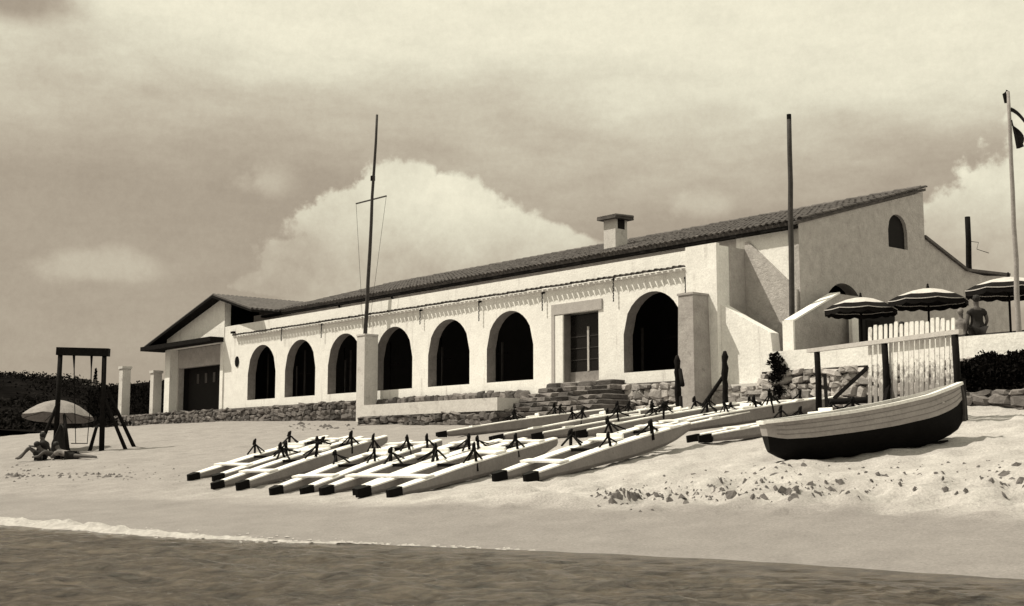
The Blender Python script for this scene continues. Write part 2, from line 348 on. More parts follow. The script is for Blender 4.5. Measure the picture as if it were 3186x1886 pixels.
# foam of the small breaker at the left of the shoreline
def foam():
    m = MB(); xs = np.arange(-13, 9.5, .07); prof = np.linspace(-1, 1, 11); rows = []
    for x in xs:
        k = float(np.clip((9.5 - x) / 7.5, 0, 1)); w = .07 + .36 * k ** .9; h = .012 + .085 * k; cy = float(shore(np.array([x]))[0]) - .15 - .3 * k + .2 * (float(vnoise(np.array([x * .8]), np.array([2.2]))[0]) - .5)
        row = []
        for p in prof:
            yy = cy + p * w * (1 + .35 * float(fbm(np.array([x * 1.9]), np.array([p * 1.2]), 3)[0]))
            base = max(float(ground_base(np.array([x]), np.array([yy]))), 0.)
            zz = base - .02 + max(0, 1 - p * p) * h * (1 + 1.1 * float(fbm(np.array([x * 4.]), np.array([yy * 4.]), 4, .65)[0])) + .02 * (1 - abs(p))
            row.append((x, yy, zz))
        rows.append(row)
    n = len(prof); vs = [p for r_ in rows for p in r_]; fs = [(i * n + j, i * n + j + 1, (i + 1) * n + j + 1, (i + 1) * n + j) for i in range(len(rows) - 1) for j in range(n - 1)]
    m.add(vs, fs); o = m.build('foam', mat('sea_foam', .50, .95, .3, 7, .9, 26, stain=(5, .6, .36)), None, True); tag(o, 'white foam of a small wave breaking on the shore', None, kind='stuff')
    t = MB()
    for x in np.concatenate([9.3 + 3.2 * RNG.random(60) ** 1.8, np.arange(-3, 9.5, .05)]):
        for q in range(2):
            cy = float(shore(np.array([x]))[0]) + (-.02 + random.uniform(-.1, .1) if x > 9.3 else random.gauss(-.25, .25)); s_ = random.uniform(.01, .035)
            z0 = max(float(ground_base(np.array([x]), np.array([cy]))), 0) + .012
            t.add([(x - s_ * 2, cy, z0), (x, cy - s_, z0), (x + s_ * 2, cy, z0), (x, cy + s_, z0 + .012)], [(0, 1, 3), (1, 2, 3)])
    tag(t.build('foam_flecks', MATS['sea_foam']), 'thin white foam flecks at the water edge', None, kind='stuff')
foam()
# ------------------------------------------------------------------ wall builder: 2-D (s,z) wall with arched / square openings
def wall(mb, fn, s0, s1, z0, top, ops, depth, nseg=14, rev=None):
    """fn(s,z,d)->point; top(s); ops (a,b,zb,zs,kind)"""
    cuts = {s0, s1}
    for (a, b, zb, zs, kind) in ops:
        for i in range(nseg + 1 if kind == 'arch' else 2):
            cuts.add(a + (b - a) * (i / nseg if kind == 'arch' else i))
    for bp in getattr(top, 'breaks', []): cuts.add(bp)
    cuts = sorted(cuts)
    def arch(op, s):
        a, b, zb, zs, kind = op
        if kind != 'arch': return zs
        h = (b - a) / 2; u = (s - (a + b) / 2) / h; return zs + h * math.sqrt(max(0, 1 - u * u))
    rev = rev or mb
    def quad(p, m=None): (m or mb).add(p, [tuple(range(len(p)))])
    for a, b in zip(cuts[:-1], cuts[1:]):
        mid = (a + b) / 2; op = next((o for o in ops if o[0] < mid < o[1]), None)
        spans = [(z0, z0, top(a + 1e-6), top(b - 1e-6))] if op is None else [(z0, z0, op[2], op[2]), (arch(op, a), arch(op, b), top(a + 1e-6), top(b - 1e-6))]
        for (la, lb, ha, hb) in spans:
            if ha - la < 1e-4 and hb - lb < 1e-4: continue
            quad([fn(a, la, 0), fn(b, lb, 0), fn(b, hb, 0), fn(a, ha, 0)]); quad([fn(a, la, depth), fn(a, ha, depth), fn(b, hb, depth), fn(b, lb, depth)])
        quad([fn(a, top(a + 1e-6), 0), fn(b, top(b - 1e-6), 0), fn(b, top(b - 1e-6), depth), fn(a, top(a + 1e-6), depth)])
        if op:
            quad([fn(a, op[2], 0), fn(b, op[2], 0), fn(b, op[2], depth), fn(a, op[2], depth)])
            quad([fn(a, arch(op, a), 0), fn(a, arch(op, a), depth), fn(b, arch(op, b), depth), fn(b, arch(op, b), 0)], rev)
    for op in ops:
        for s in (op[0], op[1]): quad([fn(s, op[2], 0), fn(s, op[2], depth), fn(s, arch(op, s), depth), fn(s, arch(op, s), 0)], rev)
    for s, e in ((s0, 1e-6), (s1, -1e-6)): quad([fn(s, z0, 0), fn(s, top(s + e), 0), fn(s, top(s + e), depth), fn(s, z0, depth)])
    return mb
class Top:
    def __init__(s, pts): s.p = pts; s.breaks = [a for a, b in pts[1:-1]]
    def __call__(s, x):
        for (a, za), (b, zb) in zip(s.p[:-1], s.p[1:]):
            if a <= x <= b: return za + (zb - za) * (x - a) / (b - a) if b > a else zb
        return s.p[0][1] if x < s.p[0][0] else s.p[-1][1]
# ------------------------------------------------------------------ stones
def stone_meshes(m, n=7, jit=.13):
    out = []
    for k in range(n):
        bm = bmesh.new(); bmesh.ops.create_cube(bm, size=1.)
        bmesh.ops.bevel(bm, geom=list(bm.edges), offset=.2, segments=1, affect='EDGES')
        for v in bm.verts: v.co += Vector([random.uniform(-jit, jit) for _ in range(3)])
        me = bpy.data.meshes.new('stone'); bm.to_mesh(me); bm.free(); me.materials.append(m); out.append(me)
    return out
STONES = {m.name: stone_meshes(m) for m in (STONE, STONE_L)}; STONES[STONE_D.name] = stone_meshes(STONE_D, 7, .045)
def rubble(parent, fn, s0, s1, z0f, z1f, m, size=.3, depth=.22, limit=300, name='stone'):
    """courses of rough stones; fn(s,z,d) -> (point, rz)"""
    k = 0; z = min(z0f(s0), z0f(s1)); zt = max(z1f(s0), z1f(s1))
    while z < zt - .03:
        h = min(random.uniform(.45, .95) * size, zt - z); h = max(h, .06); s = s0 - random.uniform(0, .1)
        while s < s1:
            w = random.uniform(.55, 1.75) * size; c = min(s + w / 2, s1 - .02)
            zz = z + h / 2 + random.uniform(-.05, .05)
            if zz > z0f(c) - .05 and zz < z1f(c) and k < limit:
                p, rz = fn(c, zz, 0.); o = link(name, random.choice(STONES[m.name]), parent)
                o.location = p; o.rotation_euler = (random.uniform(-.12, .12), random.uniform(-.28, .28), rz + random.uniform(-.16, .16))
                o.scale = (w * random.uniform(.92, 1.06), depth * random.uniform(.75, 1.4), h * random.uniform(.9, 1.2)); k += 1
            s += w
        z += h
    return k
# ------------------------------------------------------------------ the building
ZB = 3.7; ZE = 8.12; YB = 8.15
def fz(s, z, d): return (s, d, z)                       # facade-parallel wall, d goes back
house = empty('beach_house', (0, 0, ZB)); tag(house, 'long white arcaded beach house with tiled roof and left gabled wing', 'building')
house.location = (0, 0, 0)
AC = [-2.85, -9.98, -13.63, -17.3, -20.95, -24.6, -28.07]; AH = 1.31
ops = [(c - AH, c + AH, 4.05, 5.30, 'arch') for c in AC] + [(-7.06, -5.34, 3.86, 6.22, 'sq')]
REV = mat('shaded_reveal_render', .22, .92, .2, 5, .5, 18)  # reveals darker than the wall: tan trim with shade put into the colour
mb = MB(); rv = MB(); wall(mb, fz, -31.8, 0, 2.6, Top([(-31.8, 7.75), (0, 7.75)]), ops, .42, rev=rv); mb.build('front_wall', PLASTER, house)
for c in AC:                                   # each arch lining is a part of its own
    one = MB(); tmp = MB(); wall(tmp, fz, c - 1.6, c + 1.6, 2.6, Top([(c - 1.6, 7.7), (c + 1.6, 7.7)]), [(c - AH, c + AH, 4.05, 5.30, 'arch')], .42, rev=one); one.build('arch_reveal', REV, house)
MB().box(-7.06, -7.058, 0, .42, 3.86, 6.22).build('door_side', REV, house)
MB().box(-1.26, -.003, -.15, -.003, 2.6, 7.82).build('corner_pilaster', PLASTER, house)
MB().box(-31.3, -.42, .423, 1.297, 7.42, 7.5).build('flat_roof', CONCRETE, house)
MB().box(-31.3, -.423, 1.303, 1.7, 7.3, 8.34).build('upper_wall', GABLE, house)  # grey puts the eave's shade into this wall's colour
# end of the arcade, recessed main front, sloping side walls
mb = MB(); mb.box(-.42, -.003, .423, 1.297, 2.6, 7.75); mb.build('arcade_end_wall', GABLE, house)
mb = MB(); mb.box(-.42, 1.998, 1.303, 1.7, 2.6, 8.34); mb.build('recessed_wall', PLASTER, house)
mb = MB(); mb.prism([(.003, 2.6), (1.97, 2.6), (1.97, 3.9), (1.86, 4.92), (.9, 5.42), (.003, 5.92)], fz, .02, .4); mb.build('sloping_buttress', PLASTER, house)
pA, pB = onY(2330, 756, 1.2), onY(2450, 872, 1.2)
mb = MB(); mb.prism([(.003, 2.6), (1.94, 2.6), (1.94, pA.z - (1.94 - pA.x) * (pA.z - pB.z) / (pB.x - pA.x)), (pA.x, pA.z), (.003, pA.z + .05)], fz, 1.2, 1.297); mb.build('added_sloping_wall', GABLE, house)  # grey sloping wall added to limit the sunlit patch behind it
# gable wall (plane x = 2)
def fx(s, z, d): return (2.0 - d, s, z)
gt = Top([(1.3, 8.30), (YB, 10.19)])
mb = MB(); wall(mb, fx, 1.3, YB, 2.6, gt, [(2.45, 4.55, 3.6, 5.62, 'arch'), (6.02, 7.12, 8.1, 8.68, 'arch')], .4); mb.build('gable_wall', GABLE, house)
mb = MB(); mb.prism([(YB + .003, 2.6), (13.6, 2.6), (13.6, 7.85), (12.0, 7.7), (10.76, 7.75), (YB + .003, 8.64)], fx, .05, .4); mb.build('rear_side_wall', GABLE, house)
mb = MB(); mb.bar((1.8, YB, 8.68), (1.8, 10.76, 7.79), .5, .09); mb.bar((1.8, 10.76, 7.79), (1.8, 13.6, 7.89), .5, .09); mb.build('wall_coping', TILE_D, house)
mb = MB(); mb.box(-31.8, 1.59, YB - .4, YB - .002, 2.6, 10.08); mb.build('back_wall', PLASTER2, house)
# rooms behind the arches, their shade put into the colour
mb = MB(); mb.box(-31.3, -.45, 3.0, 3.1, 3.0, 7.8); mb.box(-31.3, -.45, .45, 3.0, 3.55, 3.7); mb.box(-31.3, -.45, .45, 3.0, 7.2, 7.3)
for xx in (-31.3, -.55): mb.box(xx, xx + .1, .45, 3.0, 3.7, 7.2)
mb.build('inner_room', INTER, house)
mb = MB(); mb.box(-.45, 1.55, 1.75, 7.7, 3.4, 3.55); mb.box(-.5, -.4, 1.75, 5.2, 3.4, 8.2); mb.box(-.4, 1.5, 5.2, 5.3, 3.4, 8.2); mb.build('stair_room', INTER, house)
mb = MB(); mb.box(1.0, 1.06, 5.7, 7.5, 7.8, 9.55); mb.box(1.0, 1.58, 5.7, 5.76, 7.8, 9.55); mb.box(1.0, 1.58, 7.44, 7.5, 7.8, 9.55); mb.box(1.0, 1.58, 5.7, 7.5, 7.74, 7.8); mb.build('attic_dark_lining', INTER, house)  # black lining added so the gable opening reads dark
MB().box(1.86, 1.88, 5.95, 7.2, 8.02, 9.32).build('window_dark_panel', INTER, house)  # dark panel added in the opening to cover its lit reveal
# pale posts and glazing bars seen inside the arches
for (px, pz0, pz1) in [(925, 1140, 1215), (950, 1090, 1215), (1075, 1120, 1215), (1092, 1090, 1210), (1376, 1080, 1130), (1563, 1065, 1115), (1998, 1020, 1135), (690 + 145, 1100, 1200)]:
    a = onY(px, pz0, 1.3); b = onY(px, pz1, 1.3)
    mb = MB(); mb.box(a.x - .035, a.x + .035, 1.27, 1.33, 3.702, a.z); mb.build('inner_post', WOOD_G, house)
for c in AC:                                                     # frames set in the back of each arch
    mb = MB()
    for sx in (-.62, .62): mb.box(c + sx - .03, c + sx + .03, 1.9, 1.96, 3.702, 6.3)
    mb.box(c - 1.25, c + 1.25, 1.9, 1.96, 5.3, 5.36); mb.build('window_frame', WOOD_D, house)
# door
dr = MB(); dr.box(-7.03, -5.37, .30, .34, 3.87, 6.2); door = dr.build('door', DARKGLASS, house)
mb = MB(); mb.box(-7.03, -5.37, .262, .297, 3.875, 4.22); mb.build('kick_panel', mat('door_panel', .24, .8, .3, 6, .1), door)
mb = MB(); mb.box(-6.16, -6.08, .25, .297, 4.223, 5.75); mb.build('door_stile', WOOD_B, door)
for z in (4.62, 5.02, 5.42):
    mb = MB(); mb.box(-7.0, -6.163, .272, .297, z, z + .022); mb.box(-6.077, -5.4, .272, .297, z, z + .022); mb.build('glazing_bar', WOOD_G, door)
mb = MB(); mb.box(-7.66, -5.14, -.05, -.003, 6.24, 6.60); mb.build('door_lintel', TAN, house)
mb = MB(); mb.box(-7.66, -7.50, -.05, -.003, 3.72, 6.238); mb.build('door_jamb', TAN, house)
mb = MB(); mb.box(-7.497, -7.09, -.03, -.003, 3.72, 6.2); mb.build('door_reveal', WHITEP, house)
mb = MB(); mb.prism([(.18 * math.cos(t), .26 * math.sin(t)) for t in [k * math.pi / 8 for k in range(16)]], lambda a, b, d: (-30.45 + a, d, 5.95 + b), -.04, -.003); mb.build('wall_vent', IRON, house)
mb = MB(); mb.box(-31.0, -30.7, -.12, -.003, 7.35, 7.45); mb.build('wall_lamp', IRON, house)
# roof: deck, tiles
RY0, RY1 = 1.05, YB + .12; ZR = onY(2413, 700, 1.05).z; PIT = (10.30 - ZR) / (8.14 - RY0); RX0, RX1 = -30.2, 2.04
rz = lambda y: ZR + (y - RY0) * PIT
mb = MB(); mb.prism([(RY0 + .05, rz(RY0 + .05) - .09), (RY1, rz(RY1) - .09), (RY1, rz(RY1)), (RY0 + .05, rz(RY0 + .05))], lambda a, b, d: (d, a, b), RX0, RX1); roof = mb.build('roof', TILE_D, house)
MB().box(RX0, RX1 - .05, RY0 + .02, RY0 + .26, ZR - .17, ZR - .085).build('eave_board', WOOD_D, house)
def tile_verts(w0, w1, ln, th=.016, n=5):
    vs = []; fs = []
    for (y, r_) in ((0, w0), (ln, w1)):
        for rr in (r_, r_ - th):
            for k in range(n + 1):
                t = math.pi * k / n; vs.append((-rr * math.cos(t), y, rr * math.sin(t) * .85))
    m_ = n + 1
    for k in range(n):
        fs += [(k, k + 1, 2 * m_ + k + 1, 2 * m_ + k), (m_ + k, 3 * m_ + k, 3 * m_ + k + 1, m_ + k + 1), (k, m_ + k, m_ + k + 1, k + 1)]
    for k in (0, n): fs.append((k, 2 * m_ + k, 3 * m_ + k, m_ + k))
    return vs, fs
tv, tf = tile_verts(.115, .09, .46)
tme = MB().add(tv, tf).mesh('roof_tile', TILE, True)
TS = .245; ncol = int((RX1 - RX0) / TS)
ang = math.atan(PIT)
def tile_at(x, y, dz=.0): return Vector((x, y, rz(y) + dz))
for i in range(ncol):
    x = RX0 + .12 + i * TS; o = link('eave_tile', tme, roof); o.location = tile_at(x, RY0 - .06 + random.uniform(-.02, .02), .01); o.rotation_euler = (ang, 0, random.uniform(-.04, .04))
vy = []; y = RY0 + .3
while y < RY1 - .2: vy.append(y); y += .36
for y in vy:
    o = link('verge_tile', tme, roof); o.location = tile_at(RX1 - .02, y, .03); o.rotation_euler = (ang, 0, random.uniform(-.05, .05))
field = MB(); ca, sa = math.cos(ang), math.sin(ang)
for i in range(ncol):
    x = RX0 + .12 + i * TS
    for y in vy:
        jx = random.uniform(-.012, .012); jz = random.uniform(-.006, .012); p = tile_at(x + jx, y, .012 + jz)
        field.add([(p.x + a, p.y + b * ca - c * sa, p.z + b * sa + c * ca) for a, b, c in tv], tf)
fo = field.build('tile_field', TILE_D, roof, True, fix=False); fo['kind'] = 'stuff'
for i in range(ncol // 2):
    x = RX0 + .2 + i * .49; o = link('ridge_tile', tme, roof); o.scale = (1.25, 1.1, 1.2); o.location = (x, RY1 - .02, rz(RY1) + .03); o.rotation_euler = (0, 0, -math.pi / 2)
# tile cornice under the eave
ct = MB(); ct.box(-30.6, -1.32, -.10, -.003, 7.13, 7.19); ct.build('cornice_band', PLASTER, house)
i = 0; x = -30.5
while x < -1.4:
    o = link('cornice_tile', tme, house); o.scale = (.95, .42, .9); o.location = (x, -.24 + random.uniform(-.012, .012), 7.195 + random.uniform(-.01, .012)); o.rotation_euler = (.16, 0, random.uniform(-.05, .05)); x += .262
for (px, y0, y1) in [(2132, 868, 912), (1908, 872, 940), (1687, 915, 968), (1490, 942, 1000), (1307, 968, 1010), (1000, 1012, 1052), (876, 1022, 1062)]:
    a = onY(px, y0, -.12); b = onY(px, y1, -.12); m_ = MB(); n = 9
    m_.tube([(a.x, -.02, a.z + .06), (a.x, -.14, a.z + .02)], .04, 6)
    for k in range(n):
        z = a.z + (b.z - a.z) * k / n; m_.bar((a.x + .012 * (-1) ** k, -.12, z), (a.x - .012 * (-1) ** k, -.12, z + (b.z - a.z) / n * .85), .035, .02)
    m_.build('rain_chain', IRON, house)
for px, py in ((1055, 955), (1225, 938), (835, 980)):
    a = onY(px, py, 1.2); MB().bar((a.x, 1.29, a.z - .1), (a.x, 1.08, a.z + .2), .07, .07).build('eave_bracket', WOOD_D, house)
# chimney (sub-parts of the roof)
cb = onY(1915, 750, 3.4); cw = 3.4
cx0, cx1 = cb.x - .62, cb.x; zc = rz(cw)
ch = MB(); ch.box(cx0, cx1, cw, cw + .62, zc - .3, zc + 0.806); 
for (ax, ay) in ((cx1 - .12, cw), (cx1 - .12, cw + .5)): ch.box(ax, ax + .12, ay, ay + .12, zc + 0.81, zc + 1.17)
ch.box(cx0, cx0 + .12, cw, cw + .62,zc + 0.81, zc + 1.17); ch.box(cx0 + .121, cx1 - .121, cw + .001, cw + .1, zc + 0.81, zc + 1.17); ch.build('chimney', PLASTER2, roof)
ck = MB(); ck.box(cx0 - .18, cx1 + .18, cw - .18, cw + .8, zc + 1.172, zc + 1.24); 
[ck.tube([(cx0 - .14 + k * .13, cw - .16, zc + 1.26), (cx0 - .14 + k * .13, cw + .78, zc + 1.30)], .065, 6) for k in range(8)]; ck.build('chimney_cap', TILE_D, roof)
ck = MB(); ck.box(cx0 + .122, cx1 - .01, cw + .125, cw + .5, zc + 0.811, zc + 1.16); ck.build('chimney_flue', INTER, roof)
# left gabled wing
def fw(s, z, d): return (s, d, z)
mb = MB(); mb.prism([(-38.2, 7.0), (-31.806, 7.0), (-31.806, 9.06), (-32.2, 9.16), (-38.2, 7.58)], fw, -.03, .3); mb.build('pediment', PLASTER, house)
mb = MB(); mb.box(-38.35, -37.75, -.03, .72, 2.6, 6.998); mb.build('wing_pier', PLASTER, house)
mb = MB(); mb.box(-32.1, -31.803, -.06, .3, 2.6, 6.998); mb.build('wing_corner_pier', PLASTER, house)
mb = MB(); wall(mb, fw, -37.745, -32.0, 2.6, Top([(-37.8, 7.0), (-32.0, 7.0)]), [(-37.62, -32.25, 3.5, 6.02, 'sq')], .3)
o = mb.build('porch_wall', GABLE, house); o.location = (0, .42, 0)
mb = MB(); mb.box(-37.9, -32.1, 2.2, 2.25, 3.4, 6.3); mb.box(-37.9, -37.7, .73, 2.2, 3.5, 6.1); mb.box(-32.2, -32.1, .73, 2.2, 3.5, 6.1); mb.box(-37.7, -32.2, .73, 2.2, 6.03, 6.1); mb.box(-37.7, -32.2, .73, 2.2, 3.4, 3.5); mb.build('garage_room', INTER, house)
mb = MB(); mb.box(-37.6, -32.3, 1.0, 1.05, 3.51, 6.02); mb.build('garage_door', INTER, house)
for k in range(3):
    MB().box(-36.6 + k * .9, -36.35 + k * .9, .96, .998, 5.2, 5.7).build('garage_window', mat('dim_glass', .05, .3, .2, 3, 0), house)
mb = MB(); mb.box(-39.9, -31.85, -.75, .6, 7.02, 7.24); mb.build('porch_canopy', WOOD_D, house)
mb = MB(); mb.box(-38.35, -38.0, .3, 7.9, 2.6, 7.2); mb.box(-38.0, -31.9, 7.6, 7.9, 2.6, 9.0); mb.build('wing_wall', PLASTER2, house)
wr = MB(); wr.prism([(-40.1, 7.2), (-32.2, 9.32), (-28.2, 8.25), (-28.2, 8.15), (-32.2, 9.20), (-40.1, 7.08)], fw, -.55, 7.95); wroof = wr.build('wing_roof', WOOD_D, house)
wf = MB(); sl = math.atan2(2.12, 7.9)
for k in range(34):
    y = -.45 + k * .25
    for (x0, z0, x1, z1) in ((-40.0, 7.26, -32.2, 9.35), (-28.3, 8.30, -32.2, 9.35)): wf.tube([(x0, y, z0), (x1, y, z1)], .085, 5)
o = wf.build('wing_tile_courses', TILE_D, wroof); o['kind'] = 'stuff'
# piers in front of the arcade
def pier(name, x0, x1, y0, y1, z0, z1, m, lab, batter=0.):
    P = empty(name, (0, 0, 0)); tag(P, lab, 'pier')
    b = MB(); vs = [(x0, y0 - batter, z0), (x1 + batter, y0 - batter, z0), (x1 + batter, y1, z0), (x0, y1, z0), (x0, y0, z1), (x1, y0, z1), (x1, y1, z1), (x0, y1, z1)]
    b.add(vs, [(0, 3, 2, 1), (4, 5, 6, 7), (0, 1, 5, 4), (1, 2, 6, 5), (2, 3, 7, 6), (3, 0, 4, 7)]); b.build('shaft', m, P)
    MB().box(x0 - .03, x1 + .03, y0 - .03, y1, z1 + .003, z1 + .07).build('cap', m, P); return P
pier('mast_pier', -18.55, -17.98, -.95, -.30, 2.6, 6.25, PLASTER2, 'slim whitewashed pier carrying the tall mast with crossarm before the arcade')
pier('buttress_pier', -.95, -.36, -.85, -.01, 2.5, 6.2, CONCRETE, 'weathered concrete buttress pier against the last arch by the sloping wall', .1)
# masts
def mast(name, lab, base, top, r0, r1, m, n=8):
    E_ = empty(name, base); tag(E_, lab, 'pole'); b = Vector(base); t = Vector(top) - b
    pts = [t * (k / 8) + Vector((random.uniform(-.015, .015), random.uniform(-.015, .015), 0)) * (k not in (0, 8)) for k in range(9)]
    MB().tube(pts, [r0 + (r1 - r0) * k / 8 for k in range(9)], n).build('shaft', m, E_, True); return E_, t
bt = onY(1136, 1045, -.62); tp = onY(1173, 357, -.62)
M1, t1 = mast('mast', 'tall thin wooden mast with crossarm standing on the whitewashed pier', (bt.x, -.62, 6.325), tp, .085, .05, WOOD_G)
a, b = onY(1108, 634, -.62), onY(1202, 610, -.62)
c0 = Vector((bt.x, -.62, 6.325)); MB().bar(a - c0, b - c0, .05, .05).build('crossarm', WOOD_G, M1)
k0 = onY(1160, 555, -.62) - c0; MB().tube([k0 - Vector((0, 0, .1)), k0 + Vector((0, 0, .1))], .1, 8).build('collar', WOOD_D, M1)
wm = MB(); 
for q in (a - c0, b - c0): wm.tube([q, Vector((q.x * .2, 0, .3))], .008, 4)
wm.build('stay_wire', IRON, M1)
bt = onY(2466, 1100, .9); tp = onY(2455, 372, .9)
M2, t2 = mast('mast', 'thick plain dark mast without crossarm in front of the shaded gable wall', (bt.x, .9, 3.62), tp, .09, .07, WOOD_G)
MB().tube([t2, t2 + Vector((0, 0, .16))], .07, 8).build('finial', WOOD_D, M2)
bt = onY(3171, 1050, .4); tp = onY(3136, 285, .4)
M3, t3 = mast('flagpole', 'pale flagpole with a furled dark flag on the terrace edge', (bt.x, .4, 3.62), tp, .075, .045, mat('flagpole_wood', .30, .8, .2, 5, .2, 30))
MB().tube([t3 + Vector((-.06, 0, -.28)), t3 + Vector((-.08, 0, -.05)), t3 + Vector((-.02, 0, .04))], [.05, .07, .04], 8).build('truck', WOOD_D, M3)
def cloth_strip(rows, mname, parent, name):
    n = len(rows[0]); m_ = MB(); m_.add([p for r_ in rows for p in r_], [(i * n + j, i * n + j + 1, (i + 1) * n + j + 1, (i + 1) * n + j) for i in range(len(rows) - 1) for j in range(n - 1)])
    o = m_.build(name, mname, parent, True); md = o.modifiers.new('thick', 'SOLIDIFY'); md.thickness = .03; return o
rt = Vector((.6456, .7637, 0))
def fpt(dx, dz, dn=0.): return t3 + rt * dx + Vector((.7637, -.6456, 0)) * dn + Vector((0, 0, dz))
rows = []
for k in range(8):
    u = k / 7; rows.append([fpt(.05 + u * .55, -.42 - u * .52 + .05 * math.sin(5 * u), .03), fpt(.05 + u * .55, -.50 - u * .50 + .05 * math.sin(5 * u), -.05), fpt(.05 + u * .54, -.55 - u * .45 + .05 * math.sin(5 * u), .05)])
cloth_strip(rows, CLOTH_D, M3, 'flag')
rows = []
for k in range(8):
    u = k / 7; w = .03 + .13 * math.sin(math.pi * min(1, u * 1.15)) ; rows.append([fpt(.06 + u * .10, -.75 - u * .75, .04), fpt(.06 + u * .18 + w * .5, -.85 - u * .62, -.06), fpt(.06 + u * .22 + w, -.95 - u * .50, .04)])
cloth_strip(rows, CLOTH_D, M3, 'flag')
p0 = onX(3010, 825, 1.0); p1 = onX(3010, 675, 1.0)
M4, t4 = mast('utility_pole', 'short dark utility pole rising behind the sloping rear wall', (p0.x, p0.y, 3.0), p1, .12, .10, WOOD_D)
MB().tube([t4 + Vector((0, 0, -.9)), t4 + Vector((.25, .25, -.95)), t4 + Vector((.2, .2, -1.2)), t4 + Vector((.5, .5, -1.35))], .012, 4).build('wire', IRON, M4)
# ------------------------------------------------------------------ plinths, platform, steps
def lin(a, b): return lambda s: a + 0 * s if b is None else a
PL = empty('stone_plinth'); tag(PL, 'low rough stone plinth under the arcade and the gabled wing', 'stone wall')
MB().box(-44, -18.6, -.30, -.07, 2.4, 3.68).build('core', MORTAR, PL)
rubble(PL, lambda s, z, d: ((s, -.30, z), 0), -44, -18.6, lambda s: 2.95, lambda s: 3.66, STONE, .34, .2, 300)
PL2 = empty('stone_plinth'); tag(PL2, 'rough stone plinth under the arches between mast pier and door steps', 'stone wall')
MB().box(-17.9, -8.8, -.26, -.07, 2.4, 3.66).build('core', MORTAR, PL2)
rubble(PL2, lambda s, z, d: ((s, -.26, z), 0), -17.9, -8.8, lambda s: 3.2, lambda s: 3.66, STONE, .3, .2, 200)
PL3 = empty('stone_plinth'); tag(PL3, 'pale rubble footing between door steps and the concrete buttress pier', 'stone wall')
MB().box(-4.0, -.95, -.30, -.07, 2.3, 3.66).build('core', MORTAR, PL3)
rubble(PL3, lambda s, z, d: ((s, -.32, z), 0), -4.0, -.95, lambda s: 2.5, lambda s: 3.64, STONE_L, .36, .24, 200)
PL4 = empty('stone_plinth'); tag(PL4, 'whitewashed rubble footing below the sloping buttress wall', 'stone wall')
MB().box(-.2, 2.0, -.22, -.0, 2.3, 3.45).build('core', PLASTER2, PL4)
rubble(PL4, lambda s, z, d: ((s, -.2, z), 0), -.1, 2.0, lambda s: 2.45, lambda s: 3.4, STONE_L, .3, .14, 120)
# white platform ledge on rubble
pf = empty('platform', (-11.5, -2.5, 0)); tag(pf, 'pale concrete platform ledge on a rubble base beside the steps', 'platform'); pf.location = (0, 0, 0)
xa, xb = -15.9, -7.65
MB().box(xa, xb, -2.5, -.31, 2.86, 3.30).build('ledge', PLASTER2, pf)
MB().box(xa + .1, xb - .05, -2.45, -.4, 1.5, 2.857).build('core', MORTAR, pf)
rubble(pf, lambda s, z, d: ((s, -2.5, z), 0), xa, xb, lambda s: 1.7, lambda s: 2.84, STONE, .36, .26, 240)
rubble(pf, lambda s, z, d: ((xb - .02, s, z), math.pi / 2), -2.4, -.5, lambda s: 2.3, lambda s: 2.84, STONE, .36, .2, 60)
# steps of rough stone before the door
sp_ = empty('stone_steps'); tag(sp_, 'dark rough stone steps leading up to the glazed door', 'steps')
for k in range(7):
    zt = 3.84 - k * .17; yf = -.45 - k * .30; xl = -7.4 - k * .12; xr = -4.0 + k * .12; x = xl
    while x < xr - .05:
        w = min(random.uniform(.5, 1.1), xr - x + .05); o = link('step_stone', random.choice(STONES[STONE_D.name]), sp_)
        o.location = (x + w / 2, yf / 2 - .12 + random.uniform(-.04, .04), zt - .12 + random.uniform(-.02, .02)); o.scale = (w * 1.02, abs(yf) * 1.05 + .1, .20); o.rotation_euler = (0, random.uniform(-.015, .015), random.uniform(-.03, .03)); x += w
    MB().box(xl + .1, xr - .1, yf + .08, -.03, zt - .2, zt - .06).build('step_core', MORTAR, sp_)
# ------------------------------------------------------------------ terrace on the right
tf_ = MB(); tf_.box(2.02, 26, -.28, 20, 2.0, 3.6); o = tf_.build('terrace_floor', CONCRETE); tag(o, 'concrete terrace floor behind the parapet', None, kind='structure')
tw = empty('terrace_wall'); tag(tw, 'long rubble terrace wall with white parapet band behind the picket rack', 'wall')
MB().box(2.02, 26, -.62, -.283, 1.6, 3.72).build('core', MORTAR, tw)
MB().box(2.02, 26, -.66, -.283, 3.723, 4.28).build('parapet', PLASTER, tw)
rubble(tw, lambda s, z, d: ((s, -.62, z), 0), 2.05, 10.6, lambda s: 2.35, lambda s: 3.70, STONE_L, .36, .24, 300)
lw = empty('low_stone_wall'); tag(lw, 'low stone retaining wall in front of the dark shrub on the terrace', 'wall')
q0 = onY(2985, 1218, -1.9); q1 = onY(3186, 1216, -1.9)
MB().box(q0.x, 16, -1.9, -.63, 1.2, q0.z - .04).build('core', CONCRETE, lw)
rubble(lw, lambda s, z, d: ((s, -1.92, z), 0), q0.x, 12.2, lambda s: 1.7, lambda s: q0.z - .03, STONE, .33, .22, 150)
